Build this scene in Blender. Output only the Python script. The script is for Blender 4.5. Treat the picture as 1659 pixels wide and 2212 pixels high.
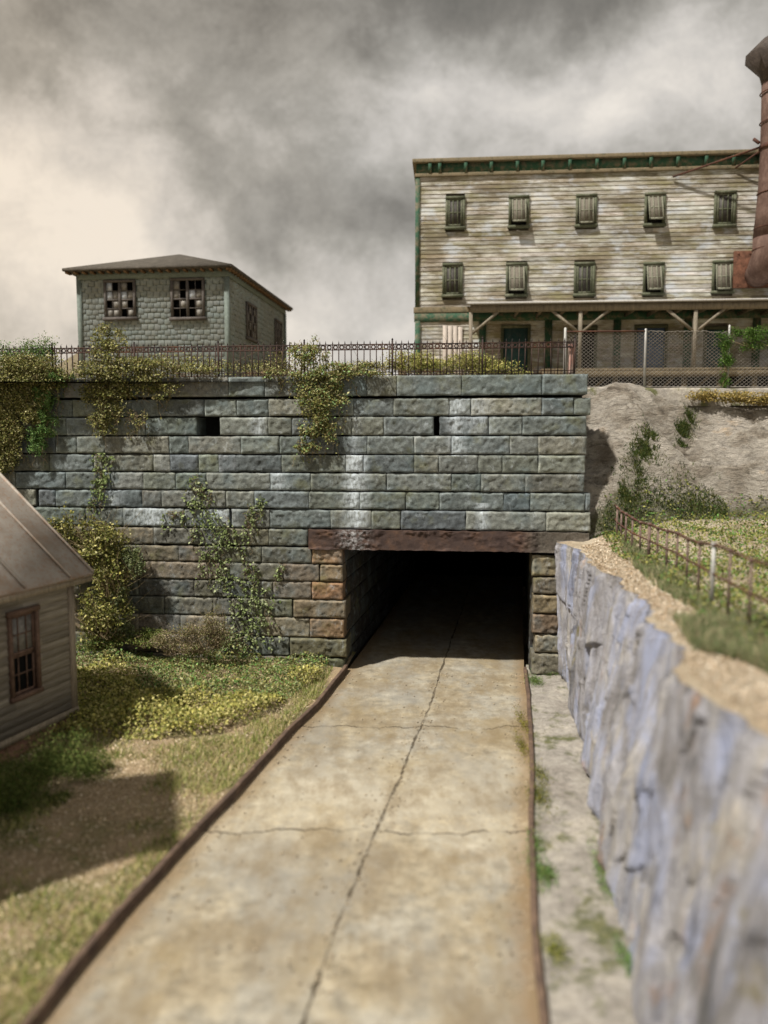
import bpy, math, random
import numpy as np
from mathutils import Vector, Matrix
random.seed(7); RNG = np.random.default_rng(7)
SC = bpy.context.scene
for o in list(bpy.data.objects): bpy.data.objects.remove(o)
COL = SC.collection
# ------------------------------------------------------------------ camera, light, exposure
H = 5.6; FP = 1700.0; CX = 829.5; CY = 1106.0; PITCH = math.atan(158/FP)
cam = bpy.data.cameras.new('camera'); camo = bpy.data.objects.new('camera', cam); COL.objects.link(camo)
camo.location = (0, 0, H); camo.rotation_euler = (math.pi/2-PITCH, 0, 0)
cam.sensor_fit = 'HORIZONTAL'; cam.sensor_width = 36; cam.lens = 36*FP/1659
cam.clip_start = 0.1; cam.clip_end = 3000
cam.dof.use_dof = True; cam.dof.focus_distance = 20.3; cam.dof.aperture_fstop = 0.31
SC.camera = camo
SUNV = Vector((-0.50, -0.42, 1.0)).normalized()
SUN_EL = math.asin(SUNV.z); SUN_AZ = math.atan2(SUNV.x, SUNV.y)
sl = bpy.data.lights.new('sun', 'SUN'); sl.energy = 4.6; sl.angle = math.radians(2.2); sl.color = (1.0, 0.94, 0.84)
so = bpy.data.objects.new('sun', sl); COL.objects.link(so); so.rotation_euler = SUNV.to_track_quat('Z', 'Y').to_euler(); so.location = (-20, -10, 40)
SC.view_settings.view_transform = 'Standard'; SC.view_settings.look = 'None'
SC.view_settings.exposure = 0.34; SC.view_settings.gamma = 1.0

def lin(r, g, b):
    f = lambda c: (c/255/12.92) if c/255 <= .04045 else ((c/255+.055)/1.055)**2.4
    return (f(r), f(g), f(b), 1.0)

class NT:
    """small wrapper to write node trees as expressions"""
    def __init__(s, tree): s.t = tree; s.n = tree.nodes; s.l = tree.links
    def node(s, typ, **kw):
        n = s.n.new(typ)
        for k, v in kw.items(): setattr(n, k, v)
        return n
    def put(s, sock, v):
        if isinstance(v, bpy.types.NodeSocket): s.l.new(v, sock)
        elif v is not None:
            if hasattr(sock.default_value, '__len__') and not hasattr(v, '__len__'): v = [v]*len(sock.default_value)
            if hasattr(v, '__len__') and len(sock.default_value) == 3: v = tuple(v)[:3]
            sock.default_value = v
    def coord(s, which='Object'): return s.node('ShaderNodeTexCoord').outputs[which]
    def mapv(s, vec, scale=(1, 1, 1), rot=(0, 0, 0), loc=(0, 0, 0)):
        m = s.node('ShaderNodeMapping'); s.put(m.inputs[0], vec)
        m.inputs[1].default_value = loc; m.inputs[2].default_value = rot; m.inputs[3].default_value = scale
        return m.outputs[0]
    def noise(s, vec, scale, detail=4, rough=.55, dist=0, out=0):
        n = s.node('ShaderNodeTexNoise'); s.put(n.inputs['Vector'], vec)
        n.inputs['Scale'].default_value = scale; n.inputs['Detail'].default_value = detail
        n.inputs['Roughness'].default_value = rough; n.inputs['Distortion'].default_value = dist
        return n.outputs[out]
    def vor(s, vec, scale, feature='F1', out='Distance'):
        n = s.node('ShaderNodeTexVoronoi', feature=feature); s.put(n.inputs['Vector'], vec); n.inputs['Scale'].default_value = scale
        return n.outputs[out]
    def ramp(s, fac, pts, interp='LINEAR'):
        r = s.node('ShaderNodeValToRGB'); s.put(r.inputs[0], fac); cr = r.color_ramp; cr.interpolation = interp
        while len(cr.elements) < len(pts): cr.elements.new(.5)
        for e, (p, c) in zip(cr.elements, pts):
            e.position = p; e.color = (c, c, c, 1) if not hasattr(c, '__len__') else c
        return r.outputs[0]
    def mix(s, fac, a, b, mode='MIX'):
        m = s.node('ShaderNodeMix', data_type='RGBA', blend_type=mode); s.put(m.inputs[0], fac); s.put(m.inputs[6], a); s.put(m.inputs[7], b)
        return m.outputs[2]
    def math(s, op, a, b=None, c=None, clamp=False):
        m = s.node('ShaderNodeMath', operation=op, use_clamp=clamp); s.put(m.inputs[0], a); s.put(m.inputs[1], b)
        if c is not None: s.put(m.inputs[2], c)
        return m.outputs[0]
    def sep(s, v):
        n = s.node('ShaderNodeSeparateXYZ'); s.put(n.inputs[0], v); return n.outputs
    def comb(s, x, y, z):
        n = s.node('ShaderNodeCombineXYZ'); s.put(n.inputs[0], x); s.put(n.inputs[1], y); s.put(n.inputs[2], z); return n.outputs[0]
    def attr(s, name='Col'): return s.node('ShaderNodeAttribute', attribute_name=name).outputs['Color']
    def near(s, v, c, w):   # soft bump of half width w round value c
        d = s.math('ABSOLUTE', s.math('SUBTRACT', v, c)); return s.math('SUBTRACT', 1.0, s.math('DIVIDE', d, w), clamp=True)

MATS = {}
def mat(name, fn):
    m = bpy.data.materials.new(name); m.use_nodes = True; t = NT(m.node_tree); t.n.clear()
    out = t.node('ShaderNodeOutputMaterial'); b = t.node('ShaderNodeBsdfPrincipled'); t.l.new(b.outputs[0], out.inputs[0])
    r = fn(t)   # dict(color, rough, bump, strength, dist, metal, spec)
    t.put(b.inputs['Base Color'], r['color']); t.put(b.inputs['Roughness'], r.get('rough', .85))
    t.put(b.inputs['Metallic'], r.get('metal', 0)); t.put(b.inputs['Specular IOR Level'], r.get('spec', .25))
    if 'bump' in r:
        bn = t.node('ShaderNodeBump'); bn.inputs['Strength'].default_value = r.get('strength', .6); bn.inputs['Distance'].default_value = r.get('dist', .02)
        t.put(bn.inputs['Height'], r['bump']); t.l.new(bn.outputs[0], b.inputs['Normal'])
    if r.get('trans'):
        tr = t.node('ShaderNodeBsdfTranslucent'); t.put(tr.inputs[0], r['color']); mx = t.node('ShaderNodeMixShader'); mx.inputs[0].default_value = r['trans']
        t.l.new(b.outputs[0], mx.inputs[1]); t.l.new(tr.outputs[0], mx.inputs[2]); t.l.new(mx.outputs[0], out.inputs[0])
    MATS[name] = m; return m

# ------------------------------------------------------------------ sky
def make_world():
    w = bpy.data.worlds.new('World'); SC.world = w; w.use_nodes = True; t = NT(w.node_tree); t.n.clear()
    out = t.node('ShaderNodeOutputWorld')
    sky = t.node('ShaderNodeTexSky', sky_type='NISHITA', sun_disc=False, sun_elevation=SUN_EL, sun_rotation=SUN_AZ)
    b1 = t.node('ShaderNodeBackground'); t.l.new(sky.outputs[0], b1.inputs[0]); b1.inputs[1].default_value = 0.08
    d = t.coord('Generated'); dx, dy, dz = t.sep(d)
    az = t.math('ARCTAN2', dx, dy); el = t.math('ARCSINE', dz)
    warp = t.noise(d, 4.2, 7, .6, 0, 1); wx, wy, wz = t.sep(warp)
    a = t.math('ADD', az, t.math('MULTIPLY', t.math('SUBTRACT', wx, .5), .34)); e = t.math('ADD', el, t.math('MULTIPLY', t.math('SUBTRACT', wy, .5), .26))
    val = 0.50
    # (azimuth, elevation, half widths, gain): heaps and hollows of the overcast
    blobs = [(-.40, .24, .20, .12, .36), (-.30, .34, .13, .07, .16), (-.44, .58, .24, .09, .46), (-.28, .52, .22, .07, .03), (-.14, .33, .20, .09, -.22), (-.42, .43, .17, .05, -.24),
             (.16, .41, .24, .05, .17), (.02, .36, .13, .06, .06), (.40, .45, .16, .07, .12), (.05, .58, .36, .07, -.24), (.36, .55, .18, .05, -.14), (.09, .63, .06, .035, .20), (-.10, .10, .24, .10, .06),
             (-.08, .19, .13, .06, .10), (.02, .27, .20, .05, -.07), (-.05, .48, .40, .045, -.16)]
    acc = None
    for (ca, ce, wa, we, g) in blobs:
        p = t.math('POWER', t.math('DIVIDE', t.math('SUBTRACT', a, ca), wa), 2.0); q = t.math('POWER', t.math('DIVIDE', t.math('SUBTRACT', e, ce), we), 2.0)
        k = t.math('MULTIPLY', t.math('EXPONENT', t.math('MULTIPLY', t.math('ADD', p, q), -.75)), g)
        acc = k if acc is None else t.math('ADD', acc, k)
    n1 = t.noise(t.mapv(d, (1, 1, 1.25)), 6.5, 8, .62, .25); n2 = t.noise(d, 230, 4, .75)
    s = t.math('ADD', t.math('MULTIPLY', acc, 1.45), t.math('MULTIPLY', t.math('SUBTRACT', n1, .5), 1.15)); s = t.math('ADD', s, t.math('MULTIPLY', t.math('SUBTRACT', n2, .5), .20))
    s = t.math('ADD', s, .55)
    col = t.ramp(s, [(0.0, lin(96, 93, 86)), (.25, lin(121, 117, 109)), (.5, lin(156, 152, 144)), (.75, lin(194, 189, 182)), (1.0, lin(222, 215, 205))])
    warm = t.math('MULTIPLY', t.math('SUBTRACT', .02, a), 2.2, clamp=True)
    col = t.mix(warm, col, t.mix(1.0, col, (1.06, .99, .90, 1), 'MULTIPLY'))
    b2 = t.node('ShaderNodeBackground'); t.l.new(col, b2.inputs[0]); b2.inputs[1].default_value = .96
    mx = t.node('ShaderNodeMixShader'); mx.inputs[0].default_value = .95
    t.l.new(b1.outputs[0], mx.inputs[1]); t.l.new(b2.outputs[0], mx.inputs[2]); t.l.new(mx.outputs[0], out.inputs[0])
make_world()

# ------------------------------------------------------------------ placing helpers
CP, SP = math.cos(PITCH), math.sin(PITCH)
def ray(u, v):
    a = (u-CX)/FP; b = (CY-v)/FP
    return np.array([a, CP+SP*b, -SP+CP*b])
def gp(u, v, z=0.0):            # point of the level plane z
    r = ray(u, v); return np.array([0, 0, H]) + r*((z-H)/r[2])
class Frame:                    # upright plane: origin P, turned so its right end is nearer by ang degrees
    def __init__(s, P, ang):
        s.P = np.array([P[0], P[1], 0.0]); s.a = math.radians(ang); s.t = np.array([math.cos(s.a), -math.sin(s.a), 0]); s.b = np.array([math.sin(s.a), math.cos(s.a), 0])
    def sz(s, u, v, back=0.0):
        r = ray(u, v); q = s.P + s.b*back; k = np.dot(q-np.array([0, 0, H]), s.b)/np.dot(r, s.b); X = np.array([0, 0, H])+r*k
        return float(np.dot(X-s.P, s.t)), float(X[2])
    def S(s, u, v=900, back=0): return s.sz(u, v, back)[0]
    def Z(s, v, u=900, back=0): return s.sz(u, v, back)[1]
    def loc(s, W):              # world -> local
        d = np.asarray(W)-s.P; return np.array([np.dot(d, s.t), np.dot(d, s.b), d[2]])
    def world(s, L): return s.P+s.t*L[0]+s.b*L[1]+np.array([0, 0, L[2]])

# ------------------------------------------------------------------ noise in numpy
def hsh(i, j, k, seed):
    h = (i*374761393+j*668265263+k*2147483647+seed*974634777) & 0xffffffff
    h = ((h ^ (h >> 13))*1274126177) & 0xffffffff
    return ((h ^ (h >> 16)) & 0xffffff)/float(0xffffff)
def vnoise(p, seed=0):
    p = np.asarray(p, float); i = np.floor(p).astype(np.int64); f = p-i; f = f*f*(3-2*f); r = 0
    for a in (0, 1):
        for b in (0, 1):
            for c in (0, 1):
                w = (f[..., 0] if a else 1-f[..., 0])*(f[..., 1] if b else 1-f[..., 1])*(f[..., 2] if c else 1-f[..., 2])
                r = r+w*hsh(i[..., 0]+a, i[..., 1]+b, i[..., 2]+c, seed)
    return r
def fbm(p, octs=4, seed=0, gain=.5):
    p = np.asarray(p, float); r = 0; a = 1; tot = 0
    for o in range(octs): r = r+a*(vnoise(p*(2**o)+o*17.3, seed+o)-.5); tot += a; a *= gain
    return r/tot*2
def facet(x, y, cell, seed):   # chiselled facets: every cell its own tilted plane
    X = x/cell; Y = y/cell; i = np.floor(X).astype(np.int64); j = np.floor(Y).astype(np.int64)
    best = np.full(X.shape, 1e9); val = np.zeros(X.shape)
    for a in (-1, 0, 1):
        for b in (-1, 0, 1):
            ci = i+a; cj = j+b; px = ci+hsh(ci, cj, 0*ci, seed); py = cj+hsh(ci, cj, 0*ci+1, seed)
            d = (X-px)**2+(Y-py)**2; m = d < best
            h = (hsh(ci, cj, 0*ci+2, seed)-.5)+(hsh(ci, cj, 0*ci+3, seed)-.5)*1.3*(X-px)+(hsh(ci, cj, 0*ci+4, seed)-.5)*1.3*(Y-py)
            val = np.where(m, h, val); best = np.where(m, d, best)
    return val

# ------------------------------------------------------------------ mesh builder
def tag(o, label=None, cat=None, group=None, kind=None):
    if label: o['label'] = label
    if cat: o['category'] = cat
    if group: o['group'] = group
    if kind: o['kind'] = kind
    return o
def link_mesh(name, V, polys_sizes, loops, m, parent=None, cols=None, smooth=False, loc=None, rz=0):
    me = bpy.data.meshes.new(name); V = np.asarray(V, np.float32)
    me.vertices.add(len(V)); me.vertices.foreach_set('co', V.ravel())
    me.loops.add(len(loops)); me.loops.foreach_set('vertex_index', np.asarray(loops, np.int32))
    ps = np.asarray(polys_sizes, np.int32); st = np.zeros(len(ps), np.int32); st[1:] = np.cumsum(ps)[:-1]
    me.polygons.add(len(ps)); me.polygons.foreach_set('loop_start', st); me.polygons.foreach_set('loop_total', ps)
    if smooth: me.polygons.foreach_set('use_smooth', np.ones(len(ps), bool))
    if cols is not None:
        ca = me.color_attributes.new('Col', 'FLOAT_COLOR', 'POINT'); c4 = np.ones((len(V), 4), np.float32); c4[:, :3] = np.asarray(cols)[:, :3]; ca.data.foreach_set('color', c4.ravel())
    me.update(calc_edges=True); me.validate()
    me.materials.append(m)
    o = bpy.data.objects.new(name, me); COL.objects.link(o)
    if parent: o.parent = parent
    if loc is not None: o.location = tuple(loc)
    o.rotation_euler.z = rz
    return o
class MB:
    def __init__(s): s.V = []; s.n = 0; s.L = []; s.P = []; s.C = []; s.hascol = False
    def add(s, V, faces, col=None):
        V = np.asarray(V, float).reshape(-1, 3); s.V.append(V)
        if isinstance(faces, np.ndarray): s.L.append((faces+s.n).ravel()); s.P.append(np.full(len(faces), faces.shape[1]))
        else:
            s.L.append(np.concatenate([np.asarray(f) for f in faces])+s.n); s.P.append(np.array([len(f) for f in faces]))
        if col is not None: s.hascol = True
        c = np.ones((len(V), 3)) if col is None else np.broadcast_to(np.asarray(col, float)[..., :3], (len(V), 3))
        s.C.append(c); s.n += len(V); return s
    def box(s, x0, x1, y0, y1, z0, z1, col=None, T=None):
        V = np.array([(x, y, z) for x in (x0, x1) for y in (y0, y1) for z in (z0, z1)], float)
        if T is not None: V = V @ T[:3, :3].T + T[:3, 3]
        return s.add(V, [(0, 1, 3, 2), (4, 6, 7, 5), (0, 4, 5, 1), (2, 3, 7, 6), (0, 2, 6, 4), (1, 5, 7, 3)], col)
    def bar(s, A, B, w, h=None, col=None, up=(0, 0, 1)):    # rectangular bar from A to B
        A = np.asarray(A, float); B = np.asarray(B, float); h = h or w; d = B-A; d /= np.linalg.norm(d)
        up = np.array(up, float)
        if abs(np.dot(d, up)) > .95: up = np.array([0, 1.0, 0])
        x = np.cross(d, up); x /= np.linalg.norm(x); y = np.cross(x, d)
        V = [P+x*a*w/2+y*b*h/2 for P in (A, B) for a, b in ((-1, -1), (1, -1), (1, 1), (-1, 1))]
        return s.add(V, [(3, 2, 1, 0), (4, 5, 6, 7), (0, 1, 5, 4), (1, 2, 6, 5), (2, 3, 7, 6), (3, 0, 4, 7)], col)
    def tube(s, pts, r, n=6, col=None, cap=True):
        pts = np.asarray(pts, float); m = len(pts); r = np.broadcast_to(r, (m,))
        V = []; px = None
        for i in range(m):
            d = pts[min(i+1, m-1)]-pts[max(i-1, 0)]; d /= (np.linalg.norm(d)+1e-9)
            if px is None:
                a = np.array([0, 0, 1.0]) if abs(d[2]) < .9 else np.array([0, 1.0, 0]); px = np.cross(d, a)
            px = px-d*np.dot(px, d); px /= (np.linalg.norm(px)+1e-9); py = np.cross(d, px)
            for k in range(n):
                t = 2*math.pi*k/n; V.append(pts[i]+(px*math.cos(t)+py*math.sin(t))*r[i])
        F = [(i*n+k, i*n+(k+1) % n, (i+1)*n+(k+1) % n, (i+1)*n+k) for i in range(m-1) for k in range(n)]
        if cap: F += [tuple(range(n))[::-1], tuple(range((m-1)*n, m*n))]
        return s.add(V, F, col)
    def grid(s, P, col=None, closed=False):
        P = np.asarray(P, float); a, b = P.shape[:2]; idx = np.arange(a*b).reshape(a, b)
        q = np.stack([idx[:-1, :-1], idx[:-1, 1:], idx[1:, 1:], idx[1:, :-1]], -1).reshape(-1, 4)
        return s.add(P.reshape(-1, 3), q, None if col is None else (np.asarray(col).reshape(-1, 3) if np.ndim(col) > 1 else col))
    def build(s, name, m, parent=None, smooth=False, loc=None, rz=0, bevel=0):
        o = link_mesh(name, np.concatenate(s.V), np.concatenate(s.P), np.concatenate(s.L), m, parent, np.concatenate(s.C) if s.hascol else None, smooth, loc, rz)
        if bevel:
            b = o.modifiers.new('bevel', 'BEVEL'); b.width = bevel; b.segments = 2; b.limit_method = 'ANGLE'
        return o
def empty(name, loc=(0, 0, 0), rz=0):
    o = bpy.data.objects.new(name, None); COL.objects.link(o); o.location = tuple(loc); o.rotation_euler.z = rz; o.empty_display_size = .2; return o
def child_copy(src, parent, loc=None):
    c = src.copy(); COL.objects.link(c); c.parent = parent
    if loc is not None: c.location = loc
    return c

# ------------------------------------------------------------------ materials
def m_stone(t):
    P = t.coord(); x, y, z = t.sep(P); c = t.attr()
    n1 = t.noise(P, 1.3, 5, .6); n2 = t.noise(P, 9, 6, .65); n3 = t.noise(P, 48, 4, .7)
    c = t.mix(.85, c, t.ramp(n2, [(.28, .52), (.5, 1.0), (.74, 1.45)]), 'MULTIPLY')
    c = t.mix(.8, c, t.ramp(n3, [(.3, .58), (.7, 1.4)]), 'MULTIPLY')
    c = t.mix(t.math('MULTIPLY', t.ramp(n1, [(.50, 0), (.66, 1)]), .45), c, (.12, .165, .185, 1))      # blue green wash
    g = t.noise(t.mapv(P, loc=(5, 1, 9)), 1.9, 5, .6)
    c = t.mix(t.math('MULTIPLY', t.ramp(g, [(.56, 0), (.70, 1)]), .45), c, (.13, .13, .045, 1))         # algae
    dk = t.noise(t.mapv(P, (.9, 1, 2.2), loc=(2, 7, 3)), 2.2, 6, .65)
    c = t.mix(t.math('MULTIPLY', t.ramp(dk, [(.52, 0), (.68, 1)]), .45), c, (.045, .05, .048, 1))      # soot
    # lime streaks leaking out of the joints
    st = None
    wob = t.math('MULTIPLY', t.math('SUBTRACT', t.noise(P, 2.0, 4), .5), .35); xw = t.math('ADD', x, wob)
    for cx, w, z0, z1, k in STREAKS:
        m = t.math('MULTIPLY', t.near(xw, cx, w), t.math('MULTIPLY', t.math('GREATER_THAN', z, z0), t.math('LESS_THAN', z, z1)))
        m = t.math('MULTIPLY', m, k); st = m if st is None else t.math('MAXIMUM', st, m)
    st = t.math('MULTIPLY', st, t.ramp(t.noise(t.mapv(P, (3, 3, 1)), 7, 5, .75), [(.34, .0), (.56, 1)]))
    sp = t.math('MULTIPLY', t.ramp(t.noise(t.mapv(P, (1, 1, .6), loc=(9, 2, 4)), 5, 8, .85), [(.55, 0), (.68, 1)]), .40)
    c = t.mix(t.math('MAXIMUM', st, sp), c, (.56, .63, .69, 1))
    h = t.math('ADD', t.math('MULTIPLY', n2, .6), t.math('MULTIPLY', n3, .5))
    return dict(color=c, rough=.9, bump=h, strength=.8, dist=.028)
P0 = gp(745, 1447, 0); WF = Frame(P0, 6.0)
_S = lambda u, v=1000: WF.S(u, v)
_Z = lambda v: WF.Z(v)
STREAKS = [(_S(768), .40, _Z(1146), _Z(980), .95), (_S(768), .22, _Z(980), _Z(900), .35), (_S(1043), .24, _Z(1146), _Z(1085), .8), (_S(985), .30, _Z(985), _Z(862), .75), (_S(1030), .5, _Z(942), _Z(862), .5),
           (_S(600), .30, _Z(1062), _Z(1023), .7), (_S(560), .25, _Z(942), _Z(900), .7), (_S(325), .9, _Z(1144), _Z(1103), .9), (_S(470), .6, _Z(1144), _Z(1103), .85), (_S(235), .5, _Z(1100), _Z(1060), .5)]
mat('stone', m_stone)
def plain(c, v=.25, sc=8, rough=.85, bump=.4, dist=.01, metal=0, stretch=(1, 1, 1), spec=.25):
    def f(t):
        P = t.mapv(t.coord(), stretch); n = t.noise(P, sc, 6, .65); n2 = t.noise(P, sc*6, 4, .7)
        k = t.mix(1.0, t.ramp(n, [(.25, 1-v*1.6), (.75, 1+v*1.6)]), t.ramp(n2, [(.3, 1-v), (.7, 1+v)]), 'MULTIPLY')
        return dict(color=t.mix(1.0, c, k, 'MULTIPLY'), rough=rough, bump=t.math('ADD', n, t.math('MULTIPLY', n2, .4)), strength=bump, dist=dist, metal=metal, spec=spec)
    return f
def vcol(v=.2, sc=12, rough=.85, trans=0, bump=.3, dist=.008, stretch=(1, 1, 1)):
    def f(t):
        P = t.mapv(t.coord(), stretch); n = t.noise(P, sc, 4, .6)
        return dict(color=t.mix(1.0, t.attr(), t.ramp(n, [(.25, 1-v*1.6), (.75, 1+v*1.6)]), 'MULTIPLY'), rough=rough, trans=trans, bump=n, strength=bump, dist=dist)
    return f
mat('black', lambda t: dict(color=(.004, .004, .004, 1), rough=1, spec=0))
mat('mortar_shadow', plain((.02, .02, .019, 1), .3))
def m_leaf(t): return dict(color=t.attr(), rough=.75, trans=.18, spec=.15)
mat('leaf', m_leaf)
mat('twig', plain((.26, .20, .12, 1), .35, 20))
def m_rust(t):
    P = t.coord(); n = t.noise(P, 3.5, 7, .65); n2 = t.noise(P, 30, 5, .75)
    c = t.ramp(n, [(.3, (.050, .026, .022, 1)), (.5, (.085, .040, .030, 1)), (.62, (.14, .065, .038, 1)), (.8, (.20, .11, .07, 1))])
    c = t.mix(t.math('MULTIPLY', t.ramp(n2, [(.62, 0), (.75, 1)]), .5), c, (.25, .15, .09, 1))
    return dict(color=c, rough=.85, bump=t.math('ADD', n, n2), strength=.9, dist=.02)
mat('rust', m_rust)
def m_lintel(t):
    P = t.coord(); x, y, z = t.sep(P); n = t.noise(P, 3.5, 7, .65); n2 = t.noise(P, 26, 5, .75)
    c = t.ramp(n, [(.3, (.042, .028, .026, 1)), (.48, (.068, .046, .040, 1)), (.60, (.095, .058, .044, 1)), (.70, (.15, .09, .06, 1)), (.8, (.2, .14, .10, 1))])
    c = t.mix(t.math('MULTIPLY', t.ramp(t.math('ADD', x, t.math('MULTIPLY', n, .8)), [(0, 0), (1, 0)]), 1), c, c)
    e = t.math('MULTIPLY', t.math('SUBTRACT', t.math('ADD', x, t.math('MULTIPLY', n, .7)), _S(1165)), 2.5, clamp=True)
    c = t.mix(t.math('MULTIPLY', e, .85), c, t.ramp(n2, [(.3, (.06, .053, .045, 1)), (.7, (.16, .145, .12, 1))]))
    w = t.math('MULTIPLY', t.near(x, _S(765), .5), t.ramp(t.noise(P, 11, 6, .8), [(.47, 0), (.6, 1)]))
    c = t.mix(t.math('MULTIPLY', w, .9), c, (.42, .43, .45, 1))
    return dict(color=c, rough=.85, bump=t.math('ADD', n, n2), strength=.8, dist=.02)
mat('lintel_steel', m_lintel)
mat('iron_black', plain((.15, .105, .09, 1), .45, 9, .7, .5))
def m_iron(t):
    P = t.coord(); n = t.noise(P, 1.6, 6, .7)
    return dict(color=t.ramp(n, [(.38, (.030, .026, .028, 1)), (.52, (.055, .032, .026, 1)), (.68, (.13, .055, .030, 1))]), rough=.8, bump=t.noise(P, 40, 3), strength=.4, dist=.004)
mat('fence_iron', m_iron)
mat('wire', plain((.24, .225, .20, 1), .3, 6, .6, .2, metal=.1))
mat('galvanised', plain((.34, .34, .33, 1), .15, 14, .5, .2, metal=.3))
def m_road(t):
    P = t.coord(); x, y, z = t.sep(P); uv = t.coord('UV'); U, V, _ = t.sep(uv)
    n1 = t.noise(P, .55, 6, .6); n2 = t.noise(P, 4, 7, .65); n3 = t.noise(P, 34, 4, .7)
    c = t.ramp(n1, [(.30, (.24, .20, .135, 1)), (.46, (.32, .28, .205, 1)), (.58, (.32, .30, .25, 1)), (.75, (.42, .375, .295, 1))])
    c = t.mix(.8, c, t.ramp(n2, [(.28, .42), (.5, 1.0), (.72, 1.45)]), 'MULTIPLY'); c = t.mix(.6, c, t.ramp(n3, [(.3, .66), (.7, 1.3)]), 'MULTIPLY')
    st = t.noise(t.mapv(P, (1, .6, 1), loc=(3, 8, 0)), 1.1, 6, .7)
    c = t.mix(t.math('MULTIPLY', t.ramp(st, [(.50, 0), (.62, 1)]), .60), c, (.24, .185, .10, 1))         # rusty yellow stains
    gr = t.noise(t.mapv(P, (1, .5, 1), loc=(13, 2, 0)), .8, 6, .65)
    c = t.mix(t.math('MULTIPLY', t.ramp(gr, [(.46, 0), (.62, 1)]), .65), c, (.235, .225, .20, 1))       # grey worn patches
    # soil against both edges
    ed = t.math('MAXIMUM', t.math('SUBTRACT', .07, U), t.math('SUBTRACT', U, .93))
    ed = t.math('MULTIPLY', t.math('ADD', ed, t.math('MULTIPLY', t.math('SUBTRACT', n2, .5), .10)), 18, clamp=True)
    c = t.mix(t.math('MULTIPLY', ed, .75), c, (.20, .13, .065, 1))
    wv = t.math('MULTIPLY', t.math('SUBTRACT', t.noise(t.comb(V, 0, 0), .9, 6, .7), .5), .045)
    cr = t.near(U, t.math('ADD', .53, wv), t.math('MULTIPLY', .010, t.ramp(t.noise(P, 1.4, 5, .7), [(.40, .12), (.60, .85)])))
    lines = cr
    for vv, amp in ((JOINTS[0], 1.1), (JOINTS[1], .8)):
        wj = t.math('MULTIPLY', t.math('SUBTRACT', t.noise(t.comb(U, vv, 0), 3.0, 5, .7), .5), amp)
        j = t.math('MULTIPLY', t.near(V, t.math('ADD', vv, wj), .022), t.ramp(t.noise(t.comb(U, vv, 3), 5), [(.38, 0), (.5, 1)])); lines = t.math('MAXIMUM', lines, j)
    keep = t.ramp(t.noise(P, 1.6, 5, .7), [(.36, .20), (.54, .95)])
    lines = t.math('MULTIPLY', t.math('MINIMUM', t.math('MULTIPLY', lines, 2.2), 1.0), keep)
    # light spalled chips beside the near cross joint
    ch = t.math('MULTIPLY', t.near(V, JOINTS[1]+.25, .55), t.ramp(t.noise(P, 7, 6, .8), [(.50, 0), (.60, 1)]))
    c = t.mix(t.math('MULTIPLY', ch, .6), c, (.52, .44, .30, 1))
    sc_ = t.noise(P, 15, 7, .9); c = t.mix(t.math('MULTIPLY', t.ramp(sc_, [(.60, 0), (.68, 1)]), .55), c, (.60, .54, .42, 1))
    bp = t.math('MULTIPLY', t.near(V, JOINTS[1]+.9, 2.2), t.ramp(n1, [(.40, .25), (.56, 1)])); c = t.mix(t.math('MULTIPLY', bp, .45), c, (.56, .50, .38, 1))
    lg = t.noise(t.mapv(P, (1, .45, 1), loc=(21, 5, 0)), 1.5, 7, .72); c = t.mix(t.math('MULTIPLY', t.ramp(lg, [(.46, 0), (.62, 1)]), .62), c, (.19, .145, .085, 1))
    pits = t.ramp(t.noise(t.mapv(P, loc=(3, 3, 3)), 24, 6, .9), [(.60, 0), (.70, 1)]); c = t.mix(t.math('MULTIPLY', pits, .42), c, (.13, .10, .06, 1))
    c = t.mix(t.math('MULTIPLY', lines, .90), c, (.045, .032, .018, 1))
    h = t.math('SUBTRACT', t.math('ADD', t.math('MULTIPLY', n2, .8), t.math('MULTIPLY', n3, .35)), t.math('MULTIPLY', lines, 1.2))
    return dict(color=c, rough=.92, bump=h, strength=.75, dist=.03)
_vd = lambda v: float(gp(900, v)[1])
JOINTS = [_vd(1572), _vd(1795), _vd(2300)]
mat('road_concrete', m_road)
def m_ledge(t):
    P = t.coord(); n1 = t.noise(P, 1.2, 6, .65); n2 = t.noise(P, 9, 6, .7); n3 = t.noise(P, 45, 3, .7)
    c = t.ramp(n1, [(.3, (.24, .215, .19, 1)), (.5, (.36, .335, .30, 1)), (.7, (.46, .42, .36, 1))])
    c = t.mix(.8, c, t.ramp(n2, [(.3, .62), (.7, 1.35)]), 'MULTIPLY'); c = t.mix(.6, c, t.ramp(n3, [(.3, .7), (.7, 1.3)]), 'MULTIPLY')
    ms = t.noise(t.mapv(P, loc=(4, 4, 4)), 1.5, 6, .7)
    c = t.mix(t.math('MULTIPLY', t.ramp(ms, [(.52, 0), (.62, 1)]), .85), c, t.ramp(n2, [(.3, (.045, .065, .02, 1)), (.7, (.15, .15, .04, 1))]))
    return dict(color=c, rough=.95, bump=t.math('ADD', n2, t.math('MULTIPLY', n3, .5)), strength=1, dist=.05)
mat('ledge_concrete', m_ledge)
def m_yard(t):
    P = t.coord(); n1 = t.noise(P, .8, 6, .6); n2 = t.noise(P, 14, 5, .7); n3 = t.noise(P, 60, 3, .7)
    c = t.ramp(n3, [(.30, (.20, .14, .08, 1)), (.48, (.42, .32, .20, 1)), (.62, (.58, .46, .31, 1)), (.75, (.72, .60, .43, 1))])
    g = t.ramp(n2, [(.3, (.09, .11, .035, 1)), (.7, (.24, .24, .08, 1))])
    c = t.mix(t.math('MULTIPLY', t.ramp(n1, [(.46, 0), (.60, 1)]), .8), c, g)
    return dict(color=c, rough=.95, bump=t.math('ADD', n2, n3), strength=1, dist=.04)
mat('yard_soil', m_yard)
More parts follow.
